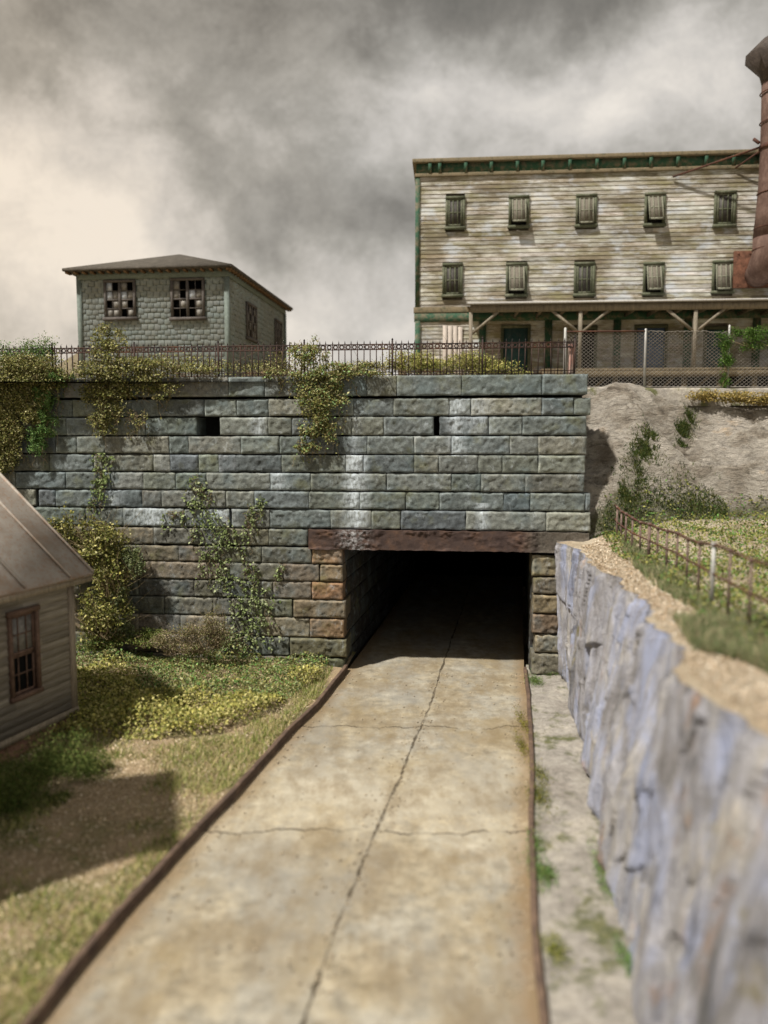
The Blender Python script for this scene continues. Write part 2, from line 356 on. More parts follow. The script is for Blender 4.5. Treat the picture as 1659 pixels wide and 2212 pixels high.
def m_cliff(t):
    P = t.coord(); Q = t.mapv(P, (1.0, 1.0, .28)); n1 = t.noise(Q, 1.5, 7, .62, .6); n2 = t.noise(Q, 5.5, 7, .7, .8); n3 = t.noise(P, 30, 5, .75)
    c = t.ramp(n1, [(.26, (.10, .105, .11, 1)), (.40, (.26, .25, .255, 1)), (.50, (.37, .37, .41, 1)), (.60, (.42, .40, .38, 1)), (.76, (.52, .46, .38, 1))])
    c = t.mix(.8, c, t.ramp(n2, [(.28, .5), (.5, 1.0), (.72, 1.5)]), 'MULTIPLY'); c = t.mix(.5, c, t.ramp(n3, [(.3, .6), (.7, 1.35)]), 'MULTIPLY')
    b = t.noise(t.mapv(P, (1, 1, .22), loc=(3, 3, 0)), 2.3, 6, .6, .5); c = t.mix(t.math('MULTIPLY', t.ramp(b, [(.49, 0), (.64, 1)]), .62), c, (.38, .44, .66, 1))   # blue wash
    r = t.noise(t.mapv(P, (1, 1, .35), loc=(8, 1, 2)), 1.9, 6, .65, .5); c = t.mix(t.math('MULTIPLY', t.ramp(r, [(.58, 0), (.68, 1)]), .65), c, (.38, .22, .12, 1))    # rust
    o = t.noise(t.mapv(P, (1, 1, .5), loc=(1, 12, 2)), 1.2, 6, .65); c = t.mix(t.math('MULTIPLY', t.ramp(o, [(.62, 0), (.70, 1)]), .8), c, (.20, .165, .03, 1))      # ochre moss
    k = t.noise(t.mapv(P, (1, 1, .4), loc=(5, 5, 5)), 2.6, 5, .6, 1.0); c = t.mix(t.math('MULTIPLY', t.ramp(k, [(.55, 0), (.68, 1)]), .65), c, (.09, .095, .115, 1))
    return dict(color=c, rough=.85, bump=t.math('ADD', n2, t.math('MULTIPLY', n3, .4)), strength=1, dist=.08)
mat('cliff_rock', m_cliff)
def m_bench(t):
    P = t.coord(); n1 = t.noise(P, .9, 6, .65); n2 = t.noise(P, 11, 5, .7); n3 = t.noise(P, 55, 3, .7)
    c = t.ramp(n1, [(.3, (.38, .29, .20, 1)), (.5, (.50, .42, .31, 1)), (.7, (.60, .53, .42, 1))])
    c = t.mix(.8, c, t.ramp(n3, [(.3, .6), (.7, 1.35)]), 'MULTIPLY'); c = t.mix(.5, c, t.ramp(n2, [(.3, .6), (.7, 1.35)]), 'MULTIPLY')
    return dict(color=c, rough=.95, bump=t.math('ADD', n2, n3), strength=1, dist=.04)
mat('bench_sand', m_bench)
def m_hill(t):
    P = t.coord(); c0 = t.attr(); n1 = t.noise(t.mapv(P, (1, 1, 1.4), rot=(.1, .35, 0)), 1.1, 7, .65, .4); n2 = t.noise(t.mapv(P, (1, 1, 2.4), rot=(0, .35, 0)), 5, 7, .7, .5); n3 = t.noise(P, 38, 4, .7)
    c = t.ramp(n1, [(.30, (.15, .125, .10, 1)), (.42, (.29, .255, .21, 1)), (.52, (.42, .385, .335, 1)), (.62, (.48, .44, .39, 1)), (.74, (.50, .38, .25, 1))])
    c = t.mix(.85, c, t.ramp(n2, [(.30, .32), (.46, .95), (.72, 1.4)]), 'MULTIPLY'); c = t.mix(.6, c, t.ramp(n3, [(.3, .55), (.7, 1.35)]), 'MULTIPLY')
    r, g, b = t.sep(c0)
    mk = t.math('MULTIPLY', t.math('ADD', g, t.math('MULTIPLY', t.math('SUBTRACT', n2, .5), 1.6)), 1.0, clamp=True)
    mk = t.ramp(mk, [(.42, 0), (.75, .75)])
    c = t.mix(t.math('MULTIPLY', mk, .92), c, t.ramp(n3, [(.3, (.03, .045, .012, 1)), (.7, (.10, .11, .03, 1))]))
    return dict(color=c, rough=.95, bump=t.math('ADD', n2, t.math('MULTIPLY', n3, .4)), strength=1, dist=.16)
mat('hill_rock', m_hill)
def m_siding(t):   # old white paint over grey boards, streaked along the boards
    P = t.coord(); L = t.mapv(P, (.35, 1, 6)); n1 = t.noise(L, 1.2, 6, .7); n2 = t.noise(t.mapv(P, (1, 1, 14)), 2.4, 6, .75); n3 = t.noise(t.mapv(P, (.7, 1, 1.5)), .8, 6, .62); n4 = t.noise(t.mapv(P, (1, 1, 3), loc=(4, 0, 2)), .9, 5, .65)
    paint = t.ramp(n1, [(.3, (.38, .345, .30, 1)), (.5, (.55, .545, .52, 1)), (.7, (.72, .75, .78, 1))])
    wood = t.ramp(n2, [(.3, (.13, .11, .08, 1)), (.6, (.27, .235, .175, 1)), (.8, (.40, .35, .28, 1))])
    k = t.math('ADD', t.math('MULTIPLY', n2, .62), t.math('MULTIPLY', n3, .75)); k = t.ramp(k, [(.62, 0), (.78, 1)])
    c = t.mix(k, wood, paint); c = t.mix(.9, c, t.attr(), 'MULTIPLY')
    c = t.mix(t.math('MULTIPLY', t.ramp(n4, [(.50, 0), (.64, 1)]), .6), c, (.22, .205, .10, 1))
    b = t.noise(t.mapv(P, (1, 1, 2), loc=(7, 0, 1)), 1.0, 5, .6); c = t.mix(t.math('MULTIPLY', t.ramp(b, [(.54, 0), (.64, 1)]), .5), c, (.52, .58, .68, 1))
    return dict(color=c, rough=.9, bump=n2, strength=.5, dist=.01)
mat('white_siding', m_siding)
def paintwear(cp, cw, lo=.45, hi=.6, sc=5, stretch=(1, 1, 1)):
    def f(t):
        P = t.mapv(t.coord(), stretch); n = t.noise(P, sc, 6, .75); n2 = t.noise(P, sc*5, 4, .7)
        c = t.mix(t.ramp(n, [(lo, 0), (hi, 1)]), cp, cw); c = t.mix(.6, c, t.ramp(n2, [(.3, .65), (.7, 1.35)]), 'MULTIPLY')
        return dict(color=c, rough=.8, bump=t.math('ADD', n, n2), strength=.4, dist=.008)
    return f
mat('kerb_steel', paintwear((.085, .058, .045, 1), (.17, .115, .08, 1), .42, .66, 4))
mat('green_trim', paintwear((.030, .085, .052, 1), (.15, .13, .09, 1), .46, .62))
mat('tan_trim', paintwear((.19, .155, .10, 1), (.085, .085, .055, 1), .5, .65))
mat('olive_sash', paintwear((.085, .095, .06, 1), (.16, .16, .12, 1), .5, .65))
mat('sash_light', paintwear((.20, .20, .155, 1), (.11, .12, .085, 1), .5, .65, 9))
mat('screen', plain((.05, .046, .042, 1), .3, 20, .6, .2))
mat('blind', plain((.15, .135, .11, 1), .2, 20, .7, .2))
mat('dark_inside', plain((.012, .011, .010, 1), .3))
mat('teal_door', paintwear((.03, .075, .08, 1), (.08, .10, .10, 1), .5, .66))
mat('porch_metal', plain((.36, .35, .34, 1), .2, 4, .6, .4, stretch=(6, 1, 1)))
mat('bare_wood', plain((.19, .165, .13, 1), .3, 10, .85, .4, stretch=(1, 1, .2)))
mat('pale_board', plain((.42, .37, .33, 1), .2, 10, .85, .4, stretch=(4, 1, .3)))
mat('pink_post', paintwear((.46, .25, .21, 1), (.5, .42, .37, 1), .4, .6, 6, (1, 1, .3)))
mat('deck_wood', plain((.105, .082, .05, 1), .35, 8, .9, .5))
mat('stack_rust', paintwear((.10, .060, .048, 1), (.20, .135, .11, 1), .44, .70, 3.2, (1, 1, .5)))
mat('flange_rust', plain((.13, .060, .038, 1), .4, 6, .85, .6, .02))
mat('hood_metal', plain((.06, .048, .042, 1), .3, 5, .7, .4, .02))
mat('blue_sheet', plain((.10, .15, .26, 1), .2))
def m_house(t):
    P = t.coord(); n = t.noise(P, 1.2, 5, .6); n2 = t.noise(P, 14, 4, .7)
    c = t.ramp(n, [(.3, (.185, .195, .18, 1)), (.5, (.22, .245, .24, 1)), (.7, (.22, .265, .27, 1))]); c = t.mix(1.0, c, t.attr(), 'MULTIPLY')
    c = t.mix(.6, c, t.ramp(n2, [(.3, .7), (.7, 1.3)]), 'MULTIPLY')
    return dict(color=c, rough=.9, bump=n2, strength=.4, dist=.01)
mat('scallop_shingle', m_house)
mat('house_trim', plain((.15, .18, .165, 1), .2, 8))
mat('red_frame', plain((.15, .095, .07, 1), .3, 9))
mat('brown_frame', plain((.095, .085, .08, 1), .3, 9))
mat('roof_tile', plain((.075, .066, .055, 1), .3, 5, stretch=(1, 1, 1)))
mat('rafter', plain((.16, .10, .055, 1), .35, 9))
mat('pane_dull', plain((.20, .19, .175, 1), .3, 9, .45, .1))
mat('pane_bright', plain((.42, .46, .52, 1), .2, 9, .3, .1, spec=.5))
def m_tin(t):
    P = t.coord(); n = t.noise(P, 1.3, 6, .65); n2 = t.noise(P, 14, 6, .75)
    c = t.ramp(n, [(.3, (.24, .18, .13, 1)), (.5, (.34, .30, .26, 1)), (.7, (.42, .39, .35, 1))]); c = t.mix(t.math('MULTIPLY', t.ramp(n2, [(.50, 0), (.64, 1)]), .6), c, (.30, .17, .10, 1))
    x, y, z = t.sep(P)
    e = t.math('MULTIPLY', t.math('SUBTRACT', 3.05, z), 3.5, clamp=True); c = t.mix(t.math('MULTIPLY', e, t.ramp(n2, [(.35, .15), (.6, .9)])), c, (.30, .135, .06, 1))
    return dict(color=c, rough=.7, bump=n2, strength=.4, dist=.01)
mat('tin_roof', m_tin)
def m_greyboard(t):
    P = t.coord(); n = t.noise(t.mapv(P, (1, .5, 8)), 3, 6, .75); n2 = t.noise(P, 1.2, 5, .6); x, y, z = t.sep(P)
    c = t.ramp(n, [(.25, (.14, .12, .10, 1)), (.5, (.26, .235, .20, 1)), (.75, (.40, .37, .33, 1))])
    c = t.mix(1, c, t.attr(), 'MULTIPLY')
    return dict(color=c, rough=.9, bump=n, strength=.6, dist=.01)
mat('grey_board', m_greyboard)
mat('board_trim', plain((.30, .25, .19, 1), .25, 8, stretch=(3, 3, .4)))
mat('brick_pier', plain((.22, .125, .085, 1), .4, 6))
mat('dark_red', plain((.045, .012, .008, 1), .4, 6))
mat('pebble', vcol(.2, 30))

# ------------------------------------------------------------------ stone blocks
PAL = [(.165, .18, .16), (.19, .20, .17), (.145, .165, .155), (.18, .195, .185), (.20, .205, .18), (.15, .17, .17), (.175, .18, .155), (.13, .15, .155)]
def block(mb, fr, s0, s1, z0, z1, depth=.5, bulge=.045, rough=.03, res=.028, col=None, out=0.0, seed=None, margin=False):
    seed = seed if seed is not None else random.randrange(1 << 20); g = .002+random.random()*.004
    s0 += g; s1 -= g; z0 += g*1.1; z1 -= g*1.1
    w = s1-s0; h = z1-z0; nx = max(4, int(w/res)); nz = max(5, int(h/res))
    a = np.linspace(0, 1, nx+1); b = np.linspace(0, 1, nz+1)
    A, B = np.meshgrid(a, b); S = s0+A*w; Z = z0+B*h
    e = np.minimum(np.minimum(S-s0, s1-S), np.minimum(Z-z0, z1-Z));     P3 = np.stack([S*2.2, Z*2.2, 0*S+seed % 97], -1); wch = .018+.075*np.clip(fbm(P3*1.7+3, 3, seed+9)*1.6+.05, 0, 1); k = np.clip(e/wch, 0, 1)**.65
    ch = facet(S+.05*fbm(P3*2, 2, seed), Z+.05*fbm(P3*2+9, 2, seed), .13, seed % 1013)
    d = k*bulge+k*rough*(.85*ch+.55*fbm(P3, 4, seed)+.75*fbm(P3*6, 3, seed+3))
    d = np.maximum(d, .002)+out
    # ragged outline
    jx = (1-np.clip(np.minimum(A*w, (1-A)*w)/.06, 0, 1))*fbm(P3*3+4, 2, seed)*.012*np.sign(.5-A); jz = (1-np.clip(np.minimum(B*h, (1-B)*h)/.06, 0, 1))*fbm(P3*3+8, 2, seed)*.012*np.sign(.5-B)
    c = np.array(col if col is not None else random.choice(PAL))*(.86+.5*random.random())*np.array([1+random.uniform(-.06, .03), 1, 1+random.uniform(-.04, .08)])
    V = fr(S+jx, Z+jz, d); highlight_wear = np.exp(-((e-.022)/.020)**2)*np.clip(.5+1.6*fbm(P3*3+20, 3, seed+5), 0, 1.3)*.75-.30*np.clip(-ch*k, 0, 1)-.35*np.clip(fbm(P3*1.5+40, 3, seed+6), 0, 1)  # edge highlights put into the colour with edge wear; hollows and patches darker
    mb.grid(V, (np.array(c)*.88)*(1+highlight_wear)[..., None])
    # four returns going back into the wall
    def ring(dd): 
        top = fr(S[-1], Z[-1], 0*S[-1]+dd); return top
    for (es, ez, ed, flip) in ((S[0]+jx[0], Z[0]+jz[0], d[0], 1), (S[-1]+jx[-1], Z[-1]+jz[-1], d[-1], 0), (S[:, 0]+jx[:, 0], Z[:, 0]+jz[:, 0], d[:, 0], 0), (S[:, -1]+jx[:, -1], Z[:, -1]+jz[:, -1], d[:, -1], 1)):
        G = np.stack([fr(es, ez, ed), fr(es, ez, 0*ed-depth)], 0)
        if not flip: G = G[::-1]
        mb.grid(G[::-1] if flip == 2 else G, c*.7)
wall = empty('stone_wall', WF.P, -WF.a)
tag(wall, 'grey rock-faced stone retaining wall pierced by the dark road tunnel', 'wall')
fr_wall = lambda S, Z, d: np.stack([S, -d, Z], -1)
ROWS = [(811, 856, [-60, 60, 140, 240, 298, 366, 495, 572, 690, 793, 857, 997, 1170, 1269]),
        (860, 898, [158, 224, 344, 441, 511, 580, 680, 764, 850, 970, 1017, 1170, 1239, 1276]),
        (900, 940, [143, 200, 314, 425, None, 475, 579, 630, 700, 760, 829, 937, None, 949, 1055, 1128, 1267]),
        (942, 981, [60, 120, 167, 227, 365, 407, 521, 603, 650, 723, 793, 894, 975, 1101, 1162, 1267]),
        (983, 1021, [108, 202, 332, 368, 429, 472, 510, 608, 747, 785, 894, 948, 1033, 1085, 1162, 1264]),
        (1023, 1061, [35, 143, 240, 310, 379, 446, 584, 671, 835, 975, 1039, 1134, 1262]),
        (1063, 1101, [20, 78, None, 84, 121, 199, 307, 350, 488, 550, 667, 777, 876, 949, 1088, 1145, 1264, 1275]),
        (1103, 1144, [70, 185, 267, 398, 495, None, 501, 583, 714, 802, 866, 1006, 1179, 1275]),
        (1146, 1183, [240, 332, 488, 580, 666]),
        (1186, 1221, [280, 387, 470, 565, 673]), (1222, 1260, [310, 451, 497, 612, 690]), (1261, 1299, [300, 420, 500, 590, 673]),
        (1300, 1339, [270, 356, 461, 520, 632]), (1340, 1382, [300, 390, 487, 563, 669]), (1384, 1424, [260, 350, 430, 525, 625]), (1426, 1462, [240, 330, 450, 560, 660])]
mb_main, mb_cap = MB(), MB()
for ri, (va, vb, js) in enumerate(ROWS):
    vm = (va+vb)/2; z1, z0 = _Z(va), _Z(vb)
    if ri == 0: z0 = _Z(855)
    J = [None if j is None else WF.S(j, vm) for j in js]
    left = J[0]; pre = []
    while left > -14.5:
        pre.append(left); left -= random.uniform(.5, 1.35)
    J = [left]+pre[::-1]+J[1:]
    for a, b in zip(J[:-1], J[1:]):
        if a is None or b is None: continue
        tone = None
        if ri >= 8: tone = random.choice([(.185, .16, .12), (.15, .145, .11), (.175, .145, .11), (.13, .13, .105)])
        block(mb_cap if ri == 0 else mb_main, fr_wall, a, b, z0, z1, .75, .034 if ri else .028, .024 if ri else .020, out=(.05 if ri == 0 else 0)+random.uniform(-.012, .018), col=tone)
mb_main.build('masonry', MATS['stone'], wall, smooth=True); mb_cap.build('coping', MATS['stone'], wall, smooth=True)
zl1, zl0 = _Z(1146), _Z(1188)
# left jamb quoins, each with its own stain
mbq = MB()
Q = [(1186, 1221, 674, 741, (.23, .155, .095)), (1222, 1260, 692, 741, (.21, .155, .10)), (1261, 1299, 674, 742, (.23, .14, .085)), (1300, 1339, 634, 748, (.15, .125, .08)), (1340, 1382, 670, 744, (.22, .155, .095)), (1384, 1424, 627, 750, (.15, .14, .09)), (1426, 1462, 662, 746, (.11, .11, .065))]
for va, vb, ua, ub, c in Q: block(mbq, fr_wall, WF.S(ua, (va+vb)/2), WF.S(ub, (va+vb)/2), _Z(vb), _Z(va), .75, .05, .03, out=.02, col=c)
mbq.build('quoin_pier', MATS['stone'], wall, smooth=True)
mbr = MB()
Rr = [(1195, 1239, 1149, 1218, (.25, .20, .13)), (1241, 1277, 1152, 1217, (.15, .13, .10)), (1279, 1318, 1150, 1219, (.20, .155, .10)), (1320, 1361, 1150, 1219, (.19, .145, .10)), (1363, 1402, 1155, 1219, (.20, .165, .12)), (1404, 1449, 1148, 1220, (.19, .17, .135)), (1451, 1475, 1146, 1220, (.15, .15, .12))]
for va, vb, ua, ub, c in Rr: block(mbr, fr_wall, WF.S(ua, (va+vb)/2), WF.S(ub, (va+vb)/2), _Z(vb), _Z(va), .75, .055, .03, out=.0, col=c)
mbr.build('quoin_pier', MATS['stone'], wall, smooth=True)
# lintel girder with flaking rust
mbl = MB(); sA, sB = WF.S(668, 1165), WF.S(1271, 1165)
nx, nz = 300, 24; A, B = np.meshgrid(np.linspace(0, 1, nx), np.linspace(0, 1, nz)); S = sA+A*(sB-sA); Z = zl0+B*(zl1-zl0)
p = np.stack([S, Z, 0*S], -1); d = .10+.012*fbm(p*9, 3, 5)+.13*np.clip(fbm(p*np.array([1.6, 3.5, 1]), 4, 8)-.06, 0, .25)*(1+1.2*fbm(p*14, 3, 9)); d = np.clip(d, .08, .19); Zj = .018*fbm(p*7, 3, 12)*((B < .02)|(B > .98)); Z = Z+Zj
mbl.grid(np.stack([S, -d, Z], -1))
mbl.grid(np.stack([np.stack([S[0], .7+0*S[0], Z[0]], -1), np.stack([S[0], -d[0], Z[0]], -1)], 0)); mbl.grid(np.stack([np.stack([S[-1], -d[-1], Z[-1]], -1), np.stack([S[-1], .7+0*S[-1], Z[-1]], -1)], 0))
mbl.grid(np.stack([np.stack([S[:, 0], -d[:, 0], Z[:, 0]], -1), np.stack([S[:, 0], .7+0*S[:, 0], Z[:, 0]], -1)], 0)); mbl.grid(np.stack([np.stack([S[:, -1], .7+0*S[:, -1], Z[:, -1]], -1), np.stack([S[:, -1], -d[:, -1], Z[:, -1]], -1)], 0))
lo = mbl.build('lintel', MATS['lintel_steel'], wall, smooth=False); lo['label'] = 'rusty steel lintel over the tunnel mouth'
# dark core behind the stones, and the bore
RD = np.array([(1123-CX)/FP, 1.0, 0]); RD /= np.linalg.norm(RD)
rdl = np.array([np.dot(RD, WF.t), np.dot(RD, WF.b), 0])                  # road direction in the wall's frame
sL, sR = WF.S(742, 1300), WF.S(1150, 1300); zt = zl0+.02
core = MB(); core.box(-15, sL-.15, .70, 1.0, -.3, _Z(815)); core.box(sR+.1, WF.S(1266), .70, 1.0, -.3, _Z(815)); core.box(sL-.15, sR+.1, .70, 1.0, zl1-.05, _Z(815))
core.build('core', MATS['mortar_shadow'], wall)
TL = 13.0; tun = MB()
def fr_side(base, sgn):
    nrm = np.array([rdl[1], -rdl[0], 0])*sgn
    return lambda S, Z, d: np.stack([base+rdl[0]*S+nrm[0]*d, .0+rdl[1]*S+nrm[1]*d, Z], -1)
for side, base, sgn in ((0, sL-.04, 1), (1, sR-.02, -1)):
    for i, (va, vb, *_r) in enumerate(ROWS[9:16]):
        s = .55 if i % 2 else .3
        while s < TL:
            n = s+random.uniform(.6, 1.2); f = fr_side(base, sgn)
            ff = f if sgn > 0 else (lambda S, Z, d, f=f: f(S, Z, d))
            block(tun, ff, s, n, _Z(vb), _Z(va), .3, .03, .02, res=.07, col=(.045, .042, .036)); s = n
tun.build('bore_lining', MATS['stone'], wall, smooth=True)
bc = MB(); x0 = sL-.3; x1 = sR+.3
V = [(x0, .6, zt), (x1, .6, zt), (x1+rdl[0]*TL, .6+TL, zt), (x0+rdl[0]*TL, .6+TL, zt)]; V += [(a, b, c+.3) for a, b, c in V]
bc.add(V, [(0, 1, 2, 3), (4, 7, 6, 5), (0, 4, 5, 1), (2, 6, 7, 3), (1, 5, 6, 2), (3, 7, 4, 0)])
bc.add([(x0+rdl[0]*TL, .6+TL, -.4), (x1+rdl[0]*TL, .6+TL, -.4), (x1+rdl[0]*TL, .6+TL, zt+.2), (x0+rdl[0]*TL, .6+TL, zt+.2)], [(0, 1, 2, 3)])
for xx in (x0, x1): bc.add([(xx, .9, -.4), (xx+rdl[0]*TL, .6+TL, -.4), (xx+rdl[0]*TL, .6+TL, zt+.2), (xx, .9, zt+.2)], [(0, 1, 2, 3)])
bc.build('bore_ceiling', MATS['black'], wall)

# ------------------------------------------------------------------ ground, road, ledge, cliff, bench, hill, plateau
def struct(o): o['kind'] = 'structure'; return o
def poly(pts, z):  return np.array([gp(u, v, z) for u, v in pts])
LC = poly([(744, 1452), (685, 1528), (625, 1584), (577, 1638), (503, 1722), (435, 1790), (370, 1860), (300, 1936), (235, 2011), (160, 2098), (75, 2211)], .06)
RC = poly([(1132, 1452), (1138, 1500), (1142, 1569), (1145, 1669), (1143, 1769), (1144, 1844), (1147, 1944), (1154, 2069), (1170, 2212)], .04)
def xat(Pl, y):
    ys = Pl[::-1, 1]; xs = Pl[::-1, 0]; y = np.asarray(y, float)
    r = np.interp(y, ys, xs)
    lo = xs[0]+(y-ys[0])*(.17); hi = xs[-1]+(y-ys[-1])*.1726
    return np.where(y < ys[0], lo, np.where(y > ys[-1], hi, r))
g = MB(); g.add([(-300, -120, -.45), (300, -120, -.45), (300, 400, -.45), (-300, 400, -.45)], [(0, 1, 2, 3)])
struct(g.build('ground', MATS['yard_soil']))
# road
ys = np.concatenate([np.linspace(-6, 6, 30, endpoint=False), np.linspace(6, 34, 460)]); us = np.linspace(0, 1, 90)
U, Y = np.meshgrid(us, ys); XL = xat(LC, Y); XR = xat(RC, Y); X = XL+U*(XR-XL)
p = np.stack([X, Y, 0*X], -1)
Zr = .012*fbm(p*1.2, 4, 31)+.006*fbm(p*7, 3, 32)

Zr += .02*np.exp(-(np.minimum(U, 1-U)/.03)**2)
mr = MB(); mr.grid(np.stack([X, Y, Zr], -1)); road = struct(mr.build('road', MATS['road_concrete'], smooth=True))
uvl = road.data.uv_layers.new(name='UVMap'); li = np.zeros(len(road.data.loops), np.int32); road.data.loops.foreach_get('vertex_index', li)
uvv = np.stack([U.ravel(), Y.ravel()], -1)[li]; uvl.data.foreach_set('uv', uvv.astype(np.float32).ravel())
# rusted edging strips (kerbs)
def strip(name, Pl, w, h, y0, y1, label, seed, off=0, mt='rust'):
    ys = np.arange(y0, y1, .12); x = xat(Pl, ys)+off+.012*fbm(np.stack([ys*1.5, 0*ys, 0*ys], -1), 3, seed); hh = h+.02*fbm(np.stack([ys*1.1, 0*ys+4, 0*ys], -1), 3, seed)
    m = MB(); sec = [(-w/2, -.1), (-w/2, 1), (-w/2+.01, 1.06), (w/2-.01, 1.06), (w/2, 1), (w/2, -.1)]
    G = np.stack([np.stack([x+a, ys, np.where(b < 0, -.1, hh*b)], -1) for a, b in sec], 1)
    m.grid(G); o = m.build(name, MATS['kerb_steel']); tag(o, label, 'kerb', 'rusted edging strips of the road'); return o
strip('kerb', LC, .085, .15, -3, 18.6, 'rusty steel edging strip between the grass yard and the concrete road', 3, -.02)
strip('kerb', RC, .075, .10, -3, 18.7, 'low rusty edging strip between the concrete road and the mossy ledge below the cliff', 9, .03)
# cliff base and rim lines
CB = poly([(1221, 1450), (1232, 1510), (1244, 1569), (1270, 1619), (1289, 1694), (1304, 1809), (1329, 1944), (1349, 2044), (1379, 2212)], .05)
CT = poly([(1228, 1178), (1263, 1198), (1293, 1225), (1335, 1246), (1368, 1282), (1410, 1303), (1431, 1335), (1455, 1385), (1490, 1450), (1545, 1510), (1659, 1590)], 3.25)
def xline(Pl, y, slope):
    ysq = Pl[::-1, 1]; xs = Pl[::-1, 0]; y = np.asarray(y, float); r = np.interp(y, ysq, xs); return np.where(y < ysq[0], xs[0]+(y-ysq[0])*slope, r)
ys = np.linspace(-4, 19.0, 300); us = np.linspace(0, 1, 30); U, Y = np.meshgrid(us, ys); XL = xat(RC, Y)+.05; XR = xline(CB, Y, .05)+.3; X = XL+U*(XR-XL)
p = np.stack([X, Y, 0*X], -1); ml = MB(); ml.grid(np.stack([X, Y, .035+.04*fbm(p*2, 4, 41)+.015*fbm(p*9, 2, 42)+.10*np.clip(U-.8, 0, 1)*3], -1)); struct(ml.build('ledge', MATS['ledge_concrete'], smooth=True))
# cliff face
ys = np.linspace(-3, 17.9, 560); ts = np.linspace(0, 1, 110); T, Y = np.meshgrid(ts, ys)
XB = xline(CB, Y, .05); XT = xline(CT, Y, .03)+.16*fbm(np.stack([Y*1.3, 0*Y, 0*Y], -1), 4, 57); X = XB+(XT-XB)*(T**1.15)
p = np.stack([Y*1.0, T*3.3*.45, 0*Y], -1)
disp = .26*fbm(np.stack([Y*1.5, T*.5, 0*Y], -1), 4, 51)+.10*np.abs(fbm(np.stack([Y*2.6, T*.9, 0*Y+4], -1), 3, 58))*2+.09*facet(Y+.15*fbm(p*2, 2, 3), T*3.3*.45+.1*fbm(p*2, 2, 5), .42, 77)+.07*fbm(np.stack([Y*6, T*3.5, 0*Y], -1), 4, 53)+.035*facet(Y*1.0+.1*fbm(p*6, 2, 7), T*.7+.1*fbm(p*6, 2, 9), .22, 79)
env = np.clip(T/.08, 0, 1)*np.clip((1-T)/.03, .7, 1); X = X-disp*env-.04*np.sin(np.clip(T, 0, 1)*math.pi)
Zc = -.05+T*3.30
mc = MB(); mc.grid(np.stack([X, Y, Zc], -1)); RIMX = X[:, -1].copy(); RIMY = ys.copy()
# end of the bench turning the corner beside the right-hand pier
ex = np.linspace(0, 1, 50); E, T2 = np.meshgrid(ex, ts); Xe = X[-1][:, None]+E*1.6; Ye = 17.9+.35*E**.7+0*T2; Ze = Zc[-1][:, None]+0*E
q = np.stack([Xe*1.4, 0*Xe, Ze*.9], -1); mc.grid(np.stack([Xe, Ye-.10*fbm(q*2, 4, 3)*np.clip(E*8, 0, 1), Ze], -1))
struct(mc.build('cliff', MATS['cliff_rock'], smooth=True))
# bench + hill heightfield
def hill_z(X, Y):
    p = np.stack([X, Y, 0*X], -1)
    base = 3.25+.05*fbm(p*.9, 3, 61)+.02*fbm(p*6, 3, 62)
    base = base+np.clip((Y-14.5)/3.6, 0, 1)**1.2*.50*np.clip((X-4.6)/2.0, 0, 1)
    yf = 18.2+.18*np.clip(X-5.5, 0, 8)*.3+.35*fbm(np.stack([X*.5, 0*X, 0*X], -1), 2, 63); yt = 21.0
    t = np.clip((Y-yf)/(yt-yf), 0, 1)
    t2 = t**.72
    # drainage hollow running up to the right
    lx = 5.3+(Y-18.2)*1.15; hol = np.exp(-((X-lx)/.55)**2)*.42*np.sin(np.clip(t, 0, 1)*math.pi)
    t2 = np.clip(t2+(.20*np.sin(X*1.15+.6+1.2*fbm(p*.6, 2, 69)))*np.sin(t*math.pi), 0, 1); top = 6.92-.14*np.clip((X-7.0)/3, 0, 1)
    r = base+(top-base)*t2+(.50*fbm(p*np.array([.75, 1.1, 1]), 5, 64)+.55*(.35-np.abs(fbm(np.stack([X*.55+Y*.35, Y*1.0-X*.25, 0*X], -1), 4, 67)))+.20*facet(X+.4*Y+.2*fbm(p*2, 3, 1), Y*2.0+.3*X+.2*fbm(p*2, 3, 2), .55, 66)+.16*fbm(np.stack([X*2.2, Y*5+X, 0*X], -1), 4, 65))*np.clip(t*5, 0, 1)*np.clip((1-t)*5, 0, 1)-hol
    shelf = .30*np.exp(-((Y-18.9)/.25)**2)*np.clip((X-7.3)/1.0, 0, 1)     # low rock lip at the right
    return r+shelf*0.8, t, np.exp(-((X-lx-.05)/.42)**2)
xs = np.concatenate([np.linspace(0, 1, 200)**1.25]); ysb = np.concatenate([np.linspace(-3, 14, 130, endpoint=False), np.linspace(14, 21.2, 210)])
A, Y = np.meshgrid(xs, ysb); rim = np.interp(Y, RIMY, RIMX); rim = np.where(Y > 17.9, RIMX[-1]+.03, rim); X = rim+A*(22-rim)
Zh, tt, hol = hill_z(X, Y); Zh = np.where(A < 1e-6, 3.25, Zh)
Zh[:, 0] = np.where(ysb < 17.9, 3.25, Zh[:, 0])
gm = np.clip(hol*.65+np.exp(-((tt-.02)/.07)**2)*.85-.1, 0, 1)*(tt > .0)*(Y < 20.7)
cc = np.stack([0*X, gm, 0*X], -1)
fr_i = ysb < 18.05; ib = np.where(fr_i)[0].max()
mbn = MB(); mbn.grid(np.stack([X, Y, Zh], -1)[:ib+1]); struct(mbn.build('bench', MATS['bench_sand'], smooth=True))
mh = MB(); mh.grid(np.stack([X, Y, Zh], -1)[ib:], cc[ib:]); struct(mh.build('hill', MATS['hill_rock'], smooth=True))
